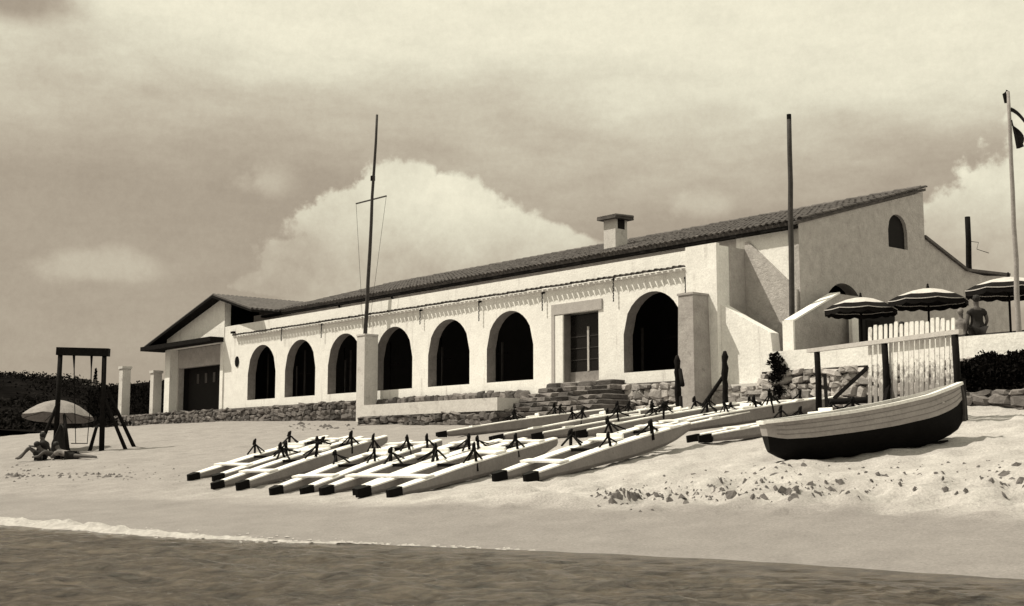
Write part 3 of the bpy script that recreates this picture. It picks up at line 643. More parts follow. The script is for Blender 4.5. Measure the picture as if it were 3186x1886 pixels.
# stair parapet beside the gable wall
sp2 = empty('stair_parapet'); tag(sp2, 'small stair parapet coloured white on its sunlit end and grey on its shaded side beside the gable wall', 'parapet')
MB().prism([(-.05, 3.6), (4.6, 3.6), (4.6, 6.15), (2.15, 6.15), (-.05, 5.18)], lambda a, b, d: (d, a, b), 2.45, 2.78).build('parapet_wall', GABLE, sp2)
MB().box(2.42, 2.80, -.13, -.053, 3.6, 5.2).build('sunlit_end_face', WHITEP, sp2)  # sunlit end and top coloured white, shaded side grey: light put into colour
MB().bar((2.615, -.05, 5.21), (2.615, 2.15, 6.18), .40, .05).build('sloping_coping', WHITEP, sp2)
dj = onX(2596, 1060, 3.0)
sk = empty('service_hut'); tag(sk, 'dark open doorway with white jamb under the first terrace umbrella', 'doorway')
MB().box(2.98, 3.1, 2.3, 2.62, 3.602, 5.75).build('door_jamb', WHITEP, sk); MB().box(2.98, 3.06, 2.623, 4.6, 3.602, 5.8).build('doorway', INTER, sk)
MB().box(3.062, 3.08, 3.05, 3.75, 3.62, 5.4).build('door_leaf', WOOD_D, sk); MB().box(3.081, 3.09, 3.45, 3.6, 4.6, 5.0).build('notice', CLOTH_M, sk)
# ------------------------------------------------------------------ gate posts and hedge on the left
for (l, c, r_, t, bo, lab) in ((366, 377, 400, 1140, 1288, 'tall white gate pillar next to the swing frame'), (464, 474, 501, 1153, 1288, 'white gate pillar next to the gabled wing')):
    A0, A1 = onY(l, bo, -.1), onY(c, bo, -.1); zt = onY(c, t, -.1).z
    P = empty('gate_pillar', (A0.x, -.1, 0)); tag(P, lab, 'pillar'); w = A1.x - A0.x; dd = .48
    MB().box(0, w, 0, dd, 2.6, zt - .14).build('shaft', PLASTER2, P); MB().box(-.05, w + .05, -.05, dd + .05, zt - .137, zt).build('cap', PLASTER2, P)
def leaves(mb, c, rad, n, size, flat=1.):
    for _ in range(n):
        while True:
            v = Vector([random.uniform(-1, 1) for _ in range(3)])
            if .3 < v.length < 1: break
        p = Vector(c) + Vector((v.x * rad[0], v.y * rad[1], v.z * rad[2])); s_ = size * random.uniform(.6, 1.3)
        a = Vector([random.gauss(0, 1) for _ in range(3)]).normalized(); b = a.cross(Vector([random.gauss(0, 1) for _ in range(3)])).normalized()
        mb.add([p - a * s_, p + b * s_ * .5, p + a * s_, p - b * s_ * .5], [(0, 1, 2, 3)])
hd = empty('hedge', (-44, 1.4, 2.9)); tag(hd, 'clipped dark hedge between and beside the white gate pillars', 'hedge')
hc = MB()
xL, xR = onY(262, 1280, 1.2).x, -38.9; zh = onY(430, 1184, 1.2).z
hc.box(xL - hd.location.x, xR - hd.location.x, .2 - .2, .9, 0, zh - 2.9 - .12); hc.build('hedge_body', FOLIAGE2, hd)
hl = MB()
for k in range(2600):
    x = random.uniform(xL, xR) - hd.location.x; z = random.uniform(0, zh - 2.9); y = -.05 if z < zh - 3.05 else random.uniform(-.05, .95)
    leaves(hl, (x, y, z), (.06, .06, .05), 1, .09)
o = hl.build('hedge_leaves', FOLIAGE2, hd, fix=False); o['kind'] = 'stuff'
# ------------------------------------------------------------------ hill on the far left
cdir = ray(120, 1433); cdir.z = 0; cdir.normalize(); side = Vector((cdir.y, -cdir.x, 0))       # side points right in view
def hillz(D, lat):
    u = np.clip((D - 74) / 78, 0, 1); rise = u * u * (3 - 2 * u); px = lat / np.maximum(D, 1) * 4030 + 120
    prof = np.interp(px, [-1500, -400, 0, 160, 280, 420, 900], [250, 285, 272, 268, 243, 235, 180])
    return 2.6 + rise * (prof / 4030 * 152 - 1.5 - 1.4) + .8 * fbm(D * .05, lat * .05, 4)
dd_ = np.concatenate([np.arange(70, 170, 3.), np.arange(170, 420, 20.)]); ll = np.arange(-90, 60, 3.)
vs = []; 
for D in dd_:
    for l in ll:
        p = Vector((CAM[0], CAM[1], 0)) + cdir * D + side * l; vs.append((p.x, p.y, float(hillz(np.array(D), np.array(l)))))
n = len(ll); hm = MB().add(vs, [(i * n + j, i * n + j + 1, (i + 1) * n + j + 1, (i + 1) * n + j) for i in range(len(dd_) - 1) for j in range(n - 1)])
o = hm.build('hill', mat('hill_scrub', .009, .95, .6, .3, .5, 1., spec=0), None, True); tag(o, 'low dark scrub-covered hill beyond the beach', None, kind='structure')
hs = MB()
for k in range(900):
    D = random.choice((random.uniform(74, 100), random.uniform(90, 158))); l = random.uniform(-48, 16) * D / 110; z = float(hillz(np.array(D), np.array(l))); p = Vector((CAM[0], CAM[1], z)) + cdir * D + side * l
    w = random.uniform(.7, 1.7); leaves(hs, p + Vector((0, 0, w * .08)), (w * 1.4, w * 1.4, w * .40), 75, .17)
o = hs.build('scrub', FOLIAGE, None, fix=False); tag(o, 'mass of dark scrub and bushes covering the hill', None, kind='stuff')
hp = Vector(CAM) + ray(256, 1200) * 150; hz_ = hp.z - 2.2
hh = empty('hill_house', (hp.x, hp.y, hz_), YAW); tag(hh, 'tiny grey house on the hill seen through the swing frame', 'house')
MB().box(-.55, .6, -1, 1, 0, 2.6).build('wall', GABLE, hh); MB().prism([(-.7, 2.6), (.75, 2.6), (.75, 2.9), (-.3, 3.0)], lambda a, b, d: (a, d, b), -1.1, 1.1).build('roof', TILE_D, hh)
tp_ = Vector(CAM) + ray(297, 1190) * 148
tr = empty('cypress_tree', (tp_.x, tp_.y, tp_.z - 2.)); tag(tr, 'slim dark cypress on the hill inside the swing frame', 'tree')
MB().tube([(0, 0, 0), (0, 0, 1.5)], [.2, .15], 6).build('trunk', WOOD_D, tr); cm = MB()
for k in range(14): leaves(cm, (0, 0, 1. + k * .19), (.42 * (1 - k / 18), .42 * (1 - k / 18), .2), 26, .14)
cm.build('crown', FOLIAGE2, tr, fix=False)
# shrubs by the terrace wall
def shrub(name, lab, c, blobs, size):
    E_ = empty(name, c); tag(E_, lab, 'shrub'); f_ = MB()
    for (p, r_, n_) in blobs: leaves(f_, p, r_, n_, size)
    f_.build('foliage', FOLIAGE2, E_, fix=False)
    st = MB()
    for (p, r_, n_) in blobs[::2]: st.tube([(p[0] * .5, p[1] * .5 + .02, -.1), p], [.03, .012], 5)
    st.build('stem', WOOD_D, E_); return E_
c = onY(2424, 1235, -.75)
shrub('wall_shrub', 'narrow dark shrub hanging at the joint of buttress and terrace wall', (c.x, -.78, c.z), [((random.uniform(-.12, .12), random.uniform(-.05, .08), z), (.17 + .12 * math.sin(z * 2.6), .13, .14), 110) for z in np.arange(.05, 1.25, .1)], .05)
bl = []
for k in range(95):
    px = random.uniform(3000, 3300); py = random.uniform(1112, 1214) if px > 3040 else random.uniform(1130, 1214); p = onY(px, py, -1.05)
    bl.append(((p.x - 10, random.uniform(-.15, .15), p.z - 2.6), (.30, .22, .2), 120))
shrub('terrace_shrub', 'broad dark shrub spreading below the parapet above the low wall', (10, -1.05, 2.6), bl, .06)
# ------------------------------------------------------------------ beach things
# twin-hulled rowing floats
FL = 5.0
def hull_section(s):
    zt = np.interp(s, [0, .35, 1., 2.2, 3.6, 5.], [.13, .16, .21, .30, .36, .40]); zb = np.interp(s, [0, .3, .8, 3.2, 4.3, 5.], [.03, .01, 0, 0, .08, .26])
    w = np.interp(s, [0, .3, .9, 2.5, 4.2, 5.], [.10, .20, .27, .30, .28, .22]); return zb, zt, w
def make_float():
    E_ = empty('rowing_float'); ss = [0, .15, .29, .36, .6, .9, 1.3, 1.8, 2.4, 3., 3.6, 4.1, 4.5, 4.8, 5.]
    for sy in (-1, 1):
        h = MB(); sec = [s for s in ss if s >= .29]
        vs = []; fs = []
        for s in sec:
            zb, zt, w = hull_section(s); y = sy * .42
            vs += [(s, y - w * .32, zb), (s, y - w / 2, zb + .07), (s, y - w / 2, zt), (s, y + w / 2, zt), (s, y + w / 2, zb + .07), (s, y + w * .32, zb)]
        n = 6
        for i in range(len(sec) - 1):
            for k in range(n): fs.append((i * n + k, i * n + (k + 1) % n, (i + 1) * n + (k + 1) % n, (i + 1) * n + k))
        fs += [tuple(range(n)), tuple((len(sec) - 1) * n + k for k in range(n))]
        hl_ = h.add(vs, fs).build('hull', GREYP, E_)
        d = MB(); vs = []; fs = []; dsec = [s for s in ss if s >= .29]
        for s in dsec:
            zb, zt, w = hull_section(s); y = sy * .42; w += .012; cam_ = .018
            vs += [(s, y - w / 2, zt + .003), (s, y - w / 2, zt + .03), (s, y, zt + .03 + cam_), (s, y + w / 2, zt + .03), (s, y + w / 2, zt + .003)]
        n = 5
        for i in range(len(dsec) - 1):
            for k in range(n): fs.append((i * n + k, i * n + (k + 1) % n, (i + 1) * n + (k + 1) % n, (i + 1) * n + k))
        fs += [tuple(range(n)), tuple((len(dsec) - 1) * n + k for k in range(n))]
        d.add(vs, fs).build('deck', WHITEP, hl_)
        t = MB(); vs = []; fs = []; tsec = [0, .06, .16, .285]
        for i, s in enumerate(tsec):
            zb, zt, w = hull_section(s); y = sy * .42; e = .016 if i < 3 else .016; f_ = .55 if i == 0 else 1
            vs += [(s - .03, y - (w / 2 + e) * f_, zb - e), (s - .03, y - (w / 2 + e) * f_, zt + e + .03), (s - .03, y + (w / 2 + e) * f_, zt + e + .03), (s - .03, y + (w / 2 + e) * f_, zb - e)]
        for i in range(3):
            for k in range(4): fs.append((i * 4 + k, i * 4 + (k + 1) % 4, (i + 1) * 4 + (k + 1) % 4, (i + 1) * 4 + k))
        fs += [(0, 1, 2, 3), (15, 14, 13, 12)]
        t.add(vs, fs).build('bow_tip', BLACK, hl_)
        # iron oarlock trestles, two on each hull
        for x in (2.35, 3.65):
            y = sy * .48; f_ = MB(); zd = float(hull_section(x)[1]) + .03
            f_.bar((0, sy * .06, -.20), (.03, sy * .09, .30), .06, .04); f_.bar((-.30, -sy * .05, 0), (.02, sy * .05, .25), .036, .03); f_.bar((.32, -sy * .05, 0), (.04, sy * .05, .22), .036, .03)
            f_.bar((0, -sy * .28, .02), (.03, sy * .02, .22), .036, .03)
            f_.tube([(-.03, sy * .09, .22), (.02, sy * .09, .31), (.06, sy * .09, .37)], [.03, .05, .02], 7)
            fo_ = f_.build('oarlock_frame', IRON, E_); fo_.location = (x, y, zd)
    for (a, b, e) in ((.95, 1.2, -.02), (4.3, 4.5, -.015)):
        zz = float(hull_section((a + b) / 2)[1]) + .055 + e; p = MB(); p.box(a, b, -.55, .55, zz, zz + .035); o = p.build('cross_plank', WHITEP, E_)
    st = MB(); st.box(2.8, 3.08, -.36, .36, .375, .43); st.box(3.08, 3.12, -.36, .36, .375, .50); o = st.build('seat', WHITEP, E_); bv = o.modifiers.new('b', 'BEVEL'); bv.width = .04; bv.segments = 2
    MB().bar((2.1, -.30, .30), (2.1, .30, .30), .06, .06).build('foot_bar', WOOD_D, E_); MB().bar((4.1, -.30, .36), (4.1, .30, .36), .07, .06).build('stern_bar', WOOD_D, E_)
    return E_
proto = make_float(); note_kids(proto)
FR = 'white twin-hulled rowing float lying among others in the front row'
BR = 'white twin-hulled rowing float in the back row below the steps and posts'
G1 = 'rowing floats drawn up on the sand'
ORD = ['next to', 'second from', 'third from', 'fourth from', 'fifth from']
fr = lambda k: 'white twin-hulled rowing float in the front row, %s the one beached alone' % ORD[k]
br = lambda k: 'white twin-hulled float in the back row, %s the platform ledge' % (['nearest', 'second from', 'third from', 'fourth from', 'fifth from', 'sixth from'][k])
floats = [((627, 1496), -16, .03, fr(4)), ((702, 1524), -15, .03, fr(3)), ((893, 1541), -17, .025, fr(2)), ((1053, 1542), -15, .025, fr(1)), ((1162, 1547), -9, .025, fr(0)),
          ((1587, 1499), -3, .03, 'white twin-hulled rowing float beached alone with dark shadows under its bow'),
          ((2160, 1377), 30, .0, 'rowing float whose stern is hidden behind the grey rowing boat'),
          ((1362, 1364), 34, .0, br(0)), ((1532, 1374), 32, .0, br(1)), ((1650, 1369), 31, .0, br(2)), ((1785, 1362), 31, .0, br(3)), ((1985, 1354), 22, .0, br(4)), ((2072, 1346), 14, .0, br(5))]
for i, (pp, ang_, extra, lab) in enumerate(floats):
    o = proto if i == 0 else copy_tree(proto)
    g = gp(*pp); a_ = R(ang_); h = Vector((math.sin(a_), math.cos(a_))); lat = Vector((h.y, -h.x))
    zs = [ground(g.x + h.x * s, g.y + h.y * s) for s in (.3, 1.5, 2.5, 3.3)]
    slope = (zs[3] - zs[0]) / 3.0 + extra
    lift = max(0, max(z_ - (g.z + slope * s) for z_, s in zip(zs, (.3, 1.5, 2.5, 3.3)))) - .03
    o.location = (g.x, g.y, g.z + lift); o.rotation_euler = (random.uniform(-.02, .02), -math.atan(slope), math.atan2(h.y, h.x))
    o.scale = (random.uniform(.96, 1.05), random.uniform(.94, 1.06), random.uniform(.93, 1.05))
    kids = [c_ for c_ in bpy.data.objects if c_.parent == o] if i else [c_ for c_ in KIDS[proto.name]]
    for c_ in kids:
        if c_.name.startswith('oarlock'):
            c_.rotation_euler = (random.uniform(-.25, .25), random.uniform(-.3, .3), random.uniform(-.4, .4)); c_.scale = (random.uniform(.7, 1.15),) * 2 + (random.uniform(.7, 1.1),)
        if c_.name.startswith('seat'): c_.location.x = random.uniform(-.2, .25); c_.rotation_euler.z = random.uniform(-.06, .06)
        if c_.name.startswith('cross_plank'): c_.location.x = random.uniform(-.12, .12); c_.rotation_euler.z = random.uniform(-.03, .03)
    tag(o, lab, 'rowing float', G1)
# grey rowing boat
def rowing_boat():
    L_ = 3.8; E_ = empty('rowing_boat'); tag(E_, 'grey wooden rowing boat with black bottom and white gunwale on the sand', 'boat')
    ns = 25; nk = 12; rows = []
    for i in range(ns):
        u = i / (ns - 1); x = u * L_
        hb = np.interp(u, [0, .04, .10, .18, .28, .5, .75, .92, 1.], [.24, .34, .46, .56, .65, .70, .56, .26, .03])           # half beam
        sh = np.interp(u, [0, .15, .4, .6, .8, 1.], [.80, .80, .82, .87, .95, 1.10])                     # sheer height
        kl = np.interp(u, [0, .07, .2, .6, .85, .95, 1.], [.24, .06, 0, 0, .08, .22, .45])                # keel height
        row = []
        for k in range(-nk, nk + 1):
            t = abs(k) / nk; yy = hb * (math.sin(t * math.pi / 2) ** .75); zz = kl + (sh - kl) * (1 - math.cos(t * math.pi / 2)) ** .85
            row.append((x + .10 * (1 - u) * (-1) * (zz - kl) * .9, math.copysign(yy, k) if k else 0, zz))
        rows.append(row)
    # split in black lower and paler upper zones by profile index
    def strip(k0, k1, name, m, extra_stern=True):
        m_ = MB(); n = k1 - k0 + 1
        for sgn in (1, -1):
            vs = []
            for r_ in rows:
                vs += [r_[nk + sgn * k] for k in range(k0, k1 + 1)]
            m_.add(vs, [(i * n + j, i * n + j + 1, (i + 1) * n + j + 1, (i + 1) * n + j) for i in range(ns - 1) for j in range(n - 1)])
        st = rows[0]; pl = [st[nk + k] for k in range(k0, k1 + 1)]; pr = [st[nk - k] for k in range(k0, k1 + 1)]
        for j in range(n - 1): m_.add([pl[j], pl[j + 1], pr[j + 1], pr[j]], [(0, 1, 2, 3)])
        o = m_.build(name, m, E_, True, fix=False); return o
    def bands():
        strip(0, 8, 'bottom', BLACK); strip(8, nk, 'topside', mat('boat_side_paint', .33, .7, .2, 2.4, .25, 22, stain=(4, .62, .14)))
    bands()
    g = MB()
    for sgn in (1, -1):
        pts = [Vector(r_[nk + sgn * nk]) + Vector((0, 0, .012)) for r_ in rows]
        for p, q in zip(pts[:-1], pts[1:]): g.bar(p, q + (q - p) * .05, .12, .055)
    a, b = Vector(rows[0][0]), Vector(rows[0][2 * nk]); g.bar(a, b, .07, .06); g.build('gunwale', WHITEP, E_)
    for xx in (1.1, 2.2, 3.1):
        i = int(xx / L_ * (ns - 1)); hb = abs(rows[i][0][1]) * .72; z = rows[i][0][2] - .16; MB().box(xx, xx + .22, -hb, hb, z, z + .03).build('thwart', WOOD_B, E_)
    for kk in (9, 10, 11):
        for sgn in (1, -1):
            m_ = MB(); pts = [Vector(r_[nk + sgn * kk]) for r_ in rows[1:]]
            for p, q in zip(pts[:-1], pts[1:]): m_.bar(p + Vector((0, sgn * .004, 0)), q + Vector((0, sgn * .004, 0)), .009, .007)
            m_.build('plank_seam', mat('seam', .2, .9, .3, 6, 0), E_)
    MB().bar((.15, 0, .02), (L_ * .9, 0, .05), .06, .08).build('keel', WOOD_D, E_)
    MB().tube([(rows[-1][nk][0] - .02, 0, .40), (rows[-1][nk][0] + .03, 0, .8), (rows[-1][nk][0] + .02, 0, 1.14)], [.05, .05, .035], 6).build('stem_post', WOOD_G, E_)
    return E_
bo = rowing_boat(); pl = gp(2396, 1441); pr = gp(2860, 1410)
hb_ = Vector((.60, .80)); bo.location = (pl.x, pl.y, pl.z - .05)
zr = ground(pl.x + hb_.x * 3.2, pl.y + hb_.y * 3.2)
bo.rotation_euler = (R(1.5), -math.atan((zr - pl.z) / 3.2 + .0), math.atan2(hb_.y, hb_.x))
# picket rack
rk = empty('picket_rack'); tag(rk, 'dark timber rack hung with a row of white upright boards', 'rack')
P1, P2, P3 = gp(2545, 1299), gp(2757, 1304), gp(3000, 1312)
A_ = Vector((P1.x, P1.y, 0)); B_ = Vector((P3.x, P3.y, 0)); dv = (B_ - A_).normalized(); nv = Vector((dv.y, -dv.x, 0))
def linept(px, py):                        # pixel onto the rack's vertical plane
    d = ray(px, py); k = (A_ - Vector(CAM)).dot(nv) / d.dot(nv); return Vector(CAM) + d * k
b0, b1 = linept(2515, 1080), linept(2990, 1046); zb_ = (b0.z + b1.z) / 2; b0.z = b1.z = zb_
MB().bar(b0, b1, .12, .10).build('top_beam', WOOD_B, rk)
for px in (2541, 2752, 2972):
    t = linept(px, 1080); zg = ground(t.x, t.y); MB().tube([(t.x, t.y, zg - .15), (t.x + .02, t.y, (zg + zb_) / 2), (t.x, t.y, zb_ - .055)], [.085, .078, .075], 7).build('post', WOOD_D, rk, True)
for (pa, pb) in (((2556, 1165), (2600, 1296)), ((2986, 1180), (3034, 1306)), ((2692, 1140), (2622, 1240)), ((2758, 1180), (2775, 1270))):
    a, b = linept(*pa), linept(*pb); MB().bar(a - nv * .1, b + nv * .25, .085, .07).build('brace', WOOD_D, rk)
PLK0 = mat('whitewashed_board', .74, .8, .1, 5, .25, 30, stain=(5, .58, .34, (1, 1, .5)))
PLK = PLK0.copy(); PLK.name = 'whitewashed_board_dirty_foot'; nt = PLK.node_tree; bs_ = nt.nodes['Principled BSDF']; src = bs_.inputs['Base Color'].links[0].from_socket
ge = nt.nodes.new('ShaderNodeNewGeometry'); sx_ = nt.nodes.new('ShaderNodeSeparateXYZ'); nt.links.new(ge.outputs['Position'], sx_.inputs[0])
nn = nt.nodes.new('ShaderNodeTexNoise'); nn.inputs['Scale'].default_value = 9; nn.inputs['Detail'].default_value = 7; nn.inputs['Roughness'].default_value = .75; nt.links.new(ge.outputs['Position'], nn.inputs['Vector'])
ad = nt.nodes.new('ShaderNodeMath'); ad.operation = 'MULTIPLY_ADD'; nt.links.new(nn.outputs[0], ad.inputs[0]); ad.inputs[1].default_value = 2.6; nt.links.new(sx_.outputs[2], ad.inputs[2])
mr_ = nt.nodes.new('ShaderNodeMapRange'); mr_.inputs[1].default_value = 4.25; mr_.inputs[2].default_value = 4.75; mr_.inputs[3].default_value = .85; mr_.inputs[4].default_value = 0; nt.links.new(ad.outputs[0], mr_.inputs[0])
mx_ = nt.nodes.new('ShaderNodeMix'); mx_.data_type = 'RGBA'; nt.links.new(mr_.outputs[0], mx_.inputs[0]); nt.links.new(src, mx_.inputs[6]); mx_.inputs[7].default_value = tone(.16); nt.links.new(mx_.outputs[2], bs_.inputs['Base Color'])
SPC = (linept(2814.1, 1100) - linept(2798, 1100)).length
for k in range(17):
    px = 2698 + k * 16.1; tpy = np.interp(px, [2690, 2760, 2850, 2960], [1016, 1004, 998, 988]) + random.uniform(-6, 6); bpy_ = np.interp(px, [2690, 2960], [1282, 1236]) + random.uniform(-10, 10)
    a = linept(px, tpy); b = linept(px + random.uniform(-3, 3), bpy_); off = -nv * .10
    w = SPC * random.uniform(.58, .80); s_ = dv * w / 2; th = nv * .022; m_ = MB()
    pts = [(a - s_ * .7, ), (a + s_ * .7,), (a + s_ - Vector((0, 0, .05)),), (b + s_ + Vector((0, 0, .10)),), (b,), (b - s_ + Vector((0, 0, .10)),), (a - s_ - Vector((0, 0, .05)),)]
    n = len(pts); vs = [p[0] + off for p in pts] + [p[0] + off + th for p in pts]
    m_.add(vs, [tuple(range(n)), tuple(range(2 * n - 1, n - 1, -1))] + [(i, i + n, (i + 1) % n + n, (i + 1) % n) for i in range(n)]); m_.build('board', PLK, rk)
# mooring posts with braces by the sloping wall
def knob_post(parent, base, top, r_):
    b = Vector(base); t = Vector(top); n = 12; pts = [b + (t - b) * k / n + Vector((random.uniform(-.015, .015), random.uniform(-.015, .015), 0)) for k in range(n + 1)]
    rad = [r_ * random.uniform(.8, 1.2) for _ in pts]; rad[-1] = r_ * .45; rad[-2] = r_ * 1.15; MB().tube(pts, rad, 8).build('post', WOOD_D, parent, True)
def on_plane_through(P, px, py):           # pixel onto the facade-parallel plane through P
    return onY(px, py, P.y)
for (pb, ptop, br, lab) in (
        ((2112, 1306), (2106, 1106), (((2116, 1150), (2150, 1200)), ((2118, 1235), (2146, 1292))), 'rough dark mooring post with short braces before the concrete pier'),
        ((2258, 1296), (2255, 1092), (((2250, 1172), (2182, 1286)), ((2196, 1252), (2232, 1298)), ((2256, 1262), (2230, 1296))), 'rough dark mooring post with long diagonal brace beside the sloping wall')):
    g = gp(*pb); E_ = empty('mooring_post', g); tag(E_, lab, 'post'); t = on_plane_through(g, *ptop) - g; knob_post(E_, (0, 0, -.1), t, .085)
    for (p, q) in br:
        a = on_plane_through(g, *p) - g; b = on_plane_through(g, *q) - g; b = b + Vector((0, -.35, 0)); gz = ground(g.x + b.x, g.y + b.y) - g.z; b.z = max(b.z, gz - .03) if abs(b.z - gz) > .2 else gz - .03
        MB().tube([a, (a + b) / 2 + Vector((0, 0, -.02)), b], [.055, .06, .065], 7).build('brace', WOOD_D, E_, True)
g1 = gp(2280, 1292); g2 = gp(2700, 1296)
lg = MB(); lg.tube([(g1.x, g1.y + .5, ground(g1.x, g1.y + .5) + .22), (g2.x, g2.y + .9, ground(g2.x, g2.y + .9) + .36)], [.09, .08], 8); o = lg.build('timber_rail', WOOD_D, None, True); tag(o, 'long dark timber rail resting low along the foot of the terrace wall', 'timber')
# swing frame
sw = empty('swing_frame'); tag(sw, 'tall dark timber swing frame with ropes on the left of the beach', 'swing')
base = gp(325, 1402)
def swp(px, py): d = ray(px, py); fwd = Vector((-math.sin(YAW), math.cos(YAW), 0)); k = (base - Vector(CAM)).dot(fwd) / d.dot(fwd); return Vector(CAM) + d * k
fwd = Vector((-math.sin(YAW), math.cos(YAW), 0))
a, b = swp(178, 1093), swp(340, 1097); MB().bar(a, b, .24, .27).build('beam', WOOD_D, sw)
for (t, bt_) in (((188, 1100), (172, 1402)), ((325, 1102), (316, 1400))):
    p, q = swp(*t), swp(*bt_); q.z = min(q.z, ground(q.x, q.y) - .05); MB().tube([p, q], [.085, .10], 8).build('post', WOOD_D, sw, True)
for (t, bt_, dz) in (((327, 1245), (392, 1392), .0), ((335, 1215), (400, 1392), .7), ((182, 1250), (110, 1402), .0), ((300, 1330), (264, 1396), .5), ((200, 1290), (226, 1396), -.4)):
    p, q = swp(*t), swp(*bt_); q = q + fwd * dz; q.z = ground(q.x, q.y) - .05; MB().tube([p, q], [.055, .07], 7).build('brace', WOOD_D, sw, True)
for px in (230, 285):
    p, q = swp(px, 1104), swp(px - (px - 252) * .1, 1250); MB().tube([p, p + (q - p) * .3, q], [.05, .02, .014], 5).build('rope', IRON, sw)
    MB().tube([q, swp(px - (px - 246) * .35, 1380)], [.014, .014], 5).build('rope', IRON, sw)
MB().bar(swp(224, 1380), swp(270, 1380), .22, .03).build('seat', WOOD_G, sw)
# umbrellas
def umbrella(name, lab, base, zrim, rad, hgt, mtop, mband, pole_m, tilt=(0, 0), valance=.16, segs=8, group=None, band=.62):
    E_ = empty(name, base); tag(E_, lab, 'umbrella', group); n = 48; C_ = Vector((0, 0, zrim - base[2])); rot = Matrix.Rotation(tilt[0], 3, 'X') @ Matrix.Rotation(tilt[1], 3, 'Y')
    def P(t, u): 
        seg = (t / (2 * math.pi) * segs) % 1; sc = .045 * math.sin(math.pi * seg); r_ = rad * u * (1 - sc * u); z_ = hgt * (1 - u ** 1.9) + .05 * rad * u * u * (math.sin(math.pi * seg) * -.5)
        return rot @ Vector((r_ * math.cos(t), r_ * math.sin(t), z_)) + C_
    def ringmesh(us, m, nm, parent):
        m_ = MB(); vs = [P(2 * math.pi * k / n, u) for u in us for k in range(n)]
        m_.add(vs, [(i * n + k, i * n + (k + 1) % n, (i + 1) * n + (k + 1) % n, (i + 1) * n + k) for i in range(len(us) - 1) for k in range(n)]); return m_.build(nm, m, parent, True, fix=False)
    can = ringmesh([.02, .2, .4, band], mtop, 'canopy', E_)
    ringmesh([band, .8, .92, 1.], mband, 'canopy_border', can)
    if valance:
        m_ = MB(); vs = []
        for j in range(2):
            for k in range(n):
                t = 2 * math.pi * k / n; p = P(t, 1.); seg = (k / n * segs * 2) % 1; vs.append(p + Vector((0, 0, -j * valance * (.75 + .25 * math.sin(math.pi * seg)))))
        m_.add(vs, [(k, (k + 1) % n, n + (k + 1) % n, n + k) for k in range(n)]); m_.build('valance', mband, can, True, fix=False)
        tr_ = MB(); pts = [P(2 * math.pi * k / n, 1.004) + Vector((0, 0, -.012)) for k in range(n)]
        for p, q in zip(pts, pts[1:] + pts[:1]): tr_.bar(p, q, .016, .022)
        tr_.build('trim', CLOTH_L, can)
    MB().tube([(0, 0, 0), C_ + rot @ Vector((0, 0, hgt + .12))], .032, 8).build('pole', pole_m, E_, True)
    MB().tube([C_ + rot @ Vector((0, 0, hgt)), C_ + rot @ Vector((0, 0, hgt + .14))], [.05, .02], 7).build('finial', WOOD_D, E_)
    m_ = MB()
    for k in range(segs):
        t = 2 * math.pi * k / segs; m_.bar(C_ + rot @ Vector((0, 0, hgt - .25)), P(t, .97) - Vector((0, 0, .02)), .014, .014); 
    m_.build('ribs', IRON, E_); return E_
UG = 'dark umbrellas on the terrace'
for (pl_, pr_, prim, ptop, yy, lab) in ((2571, 2786, 965, 930, 1.3, 'dark umbrella with pale crown on the terrace nearest the gable stairs'),
                                      (2772, 3004, 938, 895, 1.9, 'dark scallop-edged umbrella with white crown above the white boards'),
                                      (3016, 3262, 905, 860, 2.2, 'dark umbrella with white crown behind the pale flagpole')):
    c = onY((pl_ + pr_) / 2, prim, yy); l = onY(pl_, prim, yy); r_ = onY(pr_, prim, yy)
    rad = (pr_ - pl_) / 2 / 4000 * (c - Vector(CAM)).length; zt = onY((pl_ + pr_) / 2, ptop, yy).z
    umbrella('terrace_umbrella', lab, (c.x, c.y, 3.6), c.z + .02, rad, .34, CLOTH_L, CANVAS_D, WOOD_D, (0, 0), .17, 8, UG, .76)
gu = gp(176, 1406); zr_ = gu.z + 1.22
umbrella('beach_umbrella', 'pale canvas beach umbrella shading the people under the swing frame', (gu.x, gu.y, gu.z - .1), zr_, 1.28, .62, CANVAS, CANVAS, WOOD_G, (R(-5), R(-6)), .0, 8, None, .6)
# ------------------------------------------------------------------ people
def skin_body(name, joints, edges, m, parent, lvl=1):
    me = bpy.data.meshes.new(name); ks = list(joints); me.from_pydata([joints[k][0] for k in ks], [(ks.index(a), ks.index(b)) for a, b in edges], [])
    o = link(name, me, parent); o.modifiers.new('skin', 'SKIN')
    for k, d in zip(ks, me.skin_vertices[0].data): r_ = joints[k][1]; d.radius = (r_, r_) if isinstance(r_, (int, float)) else r_; d.use_root = (k == ks[0])
    sb = o.modifiers.new('sub', 'SUBSURF'); sb.levels = lvl; sb.render_levels = lvl; me.materials.append(m)
    o.modifiers['skin'].use_smooth_shade = True; return o
EDG = [('pel', 'waist'), ('waist', 'chest'), ('chest', 'neck'), ('neck', 'head'), ('head', 'crown')] + [e for s in 'LR' for e in (('chest', 'sh' + s), ('sh' + s, 'el' + s), ('el' + s, 'wr' + s), ('wr' + s, 'ha' + s), ('pel', 'hip' + s), ('hip' + s, 'kn' + s), ('kn' + s, 'an' + s), ('an' + s, 'to' + s))]
RADII = dict(pel=(.15, .11), waist=(.135, .10), chest=(.16, .105), neck=.055, head=(.085, .095), crown=(.06, .07), sh=.062, el=.045, wr=.032, ha=(.045, .022), hip=.09, kn=.06, an=.042, to=(.045, .03))
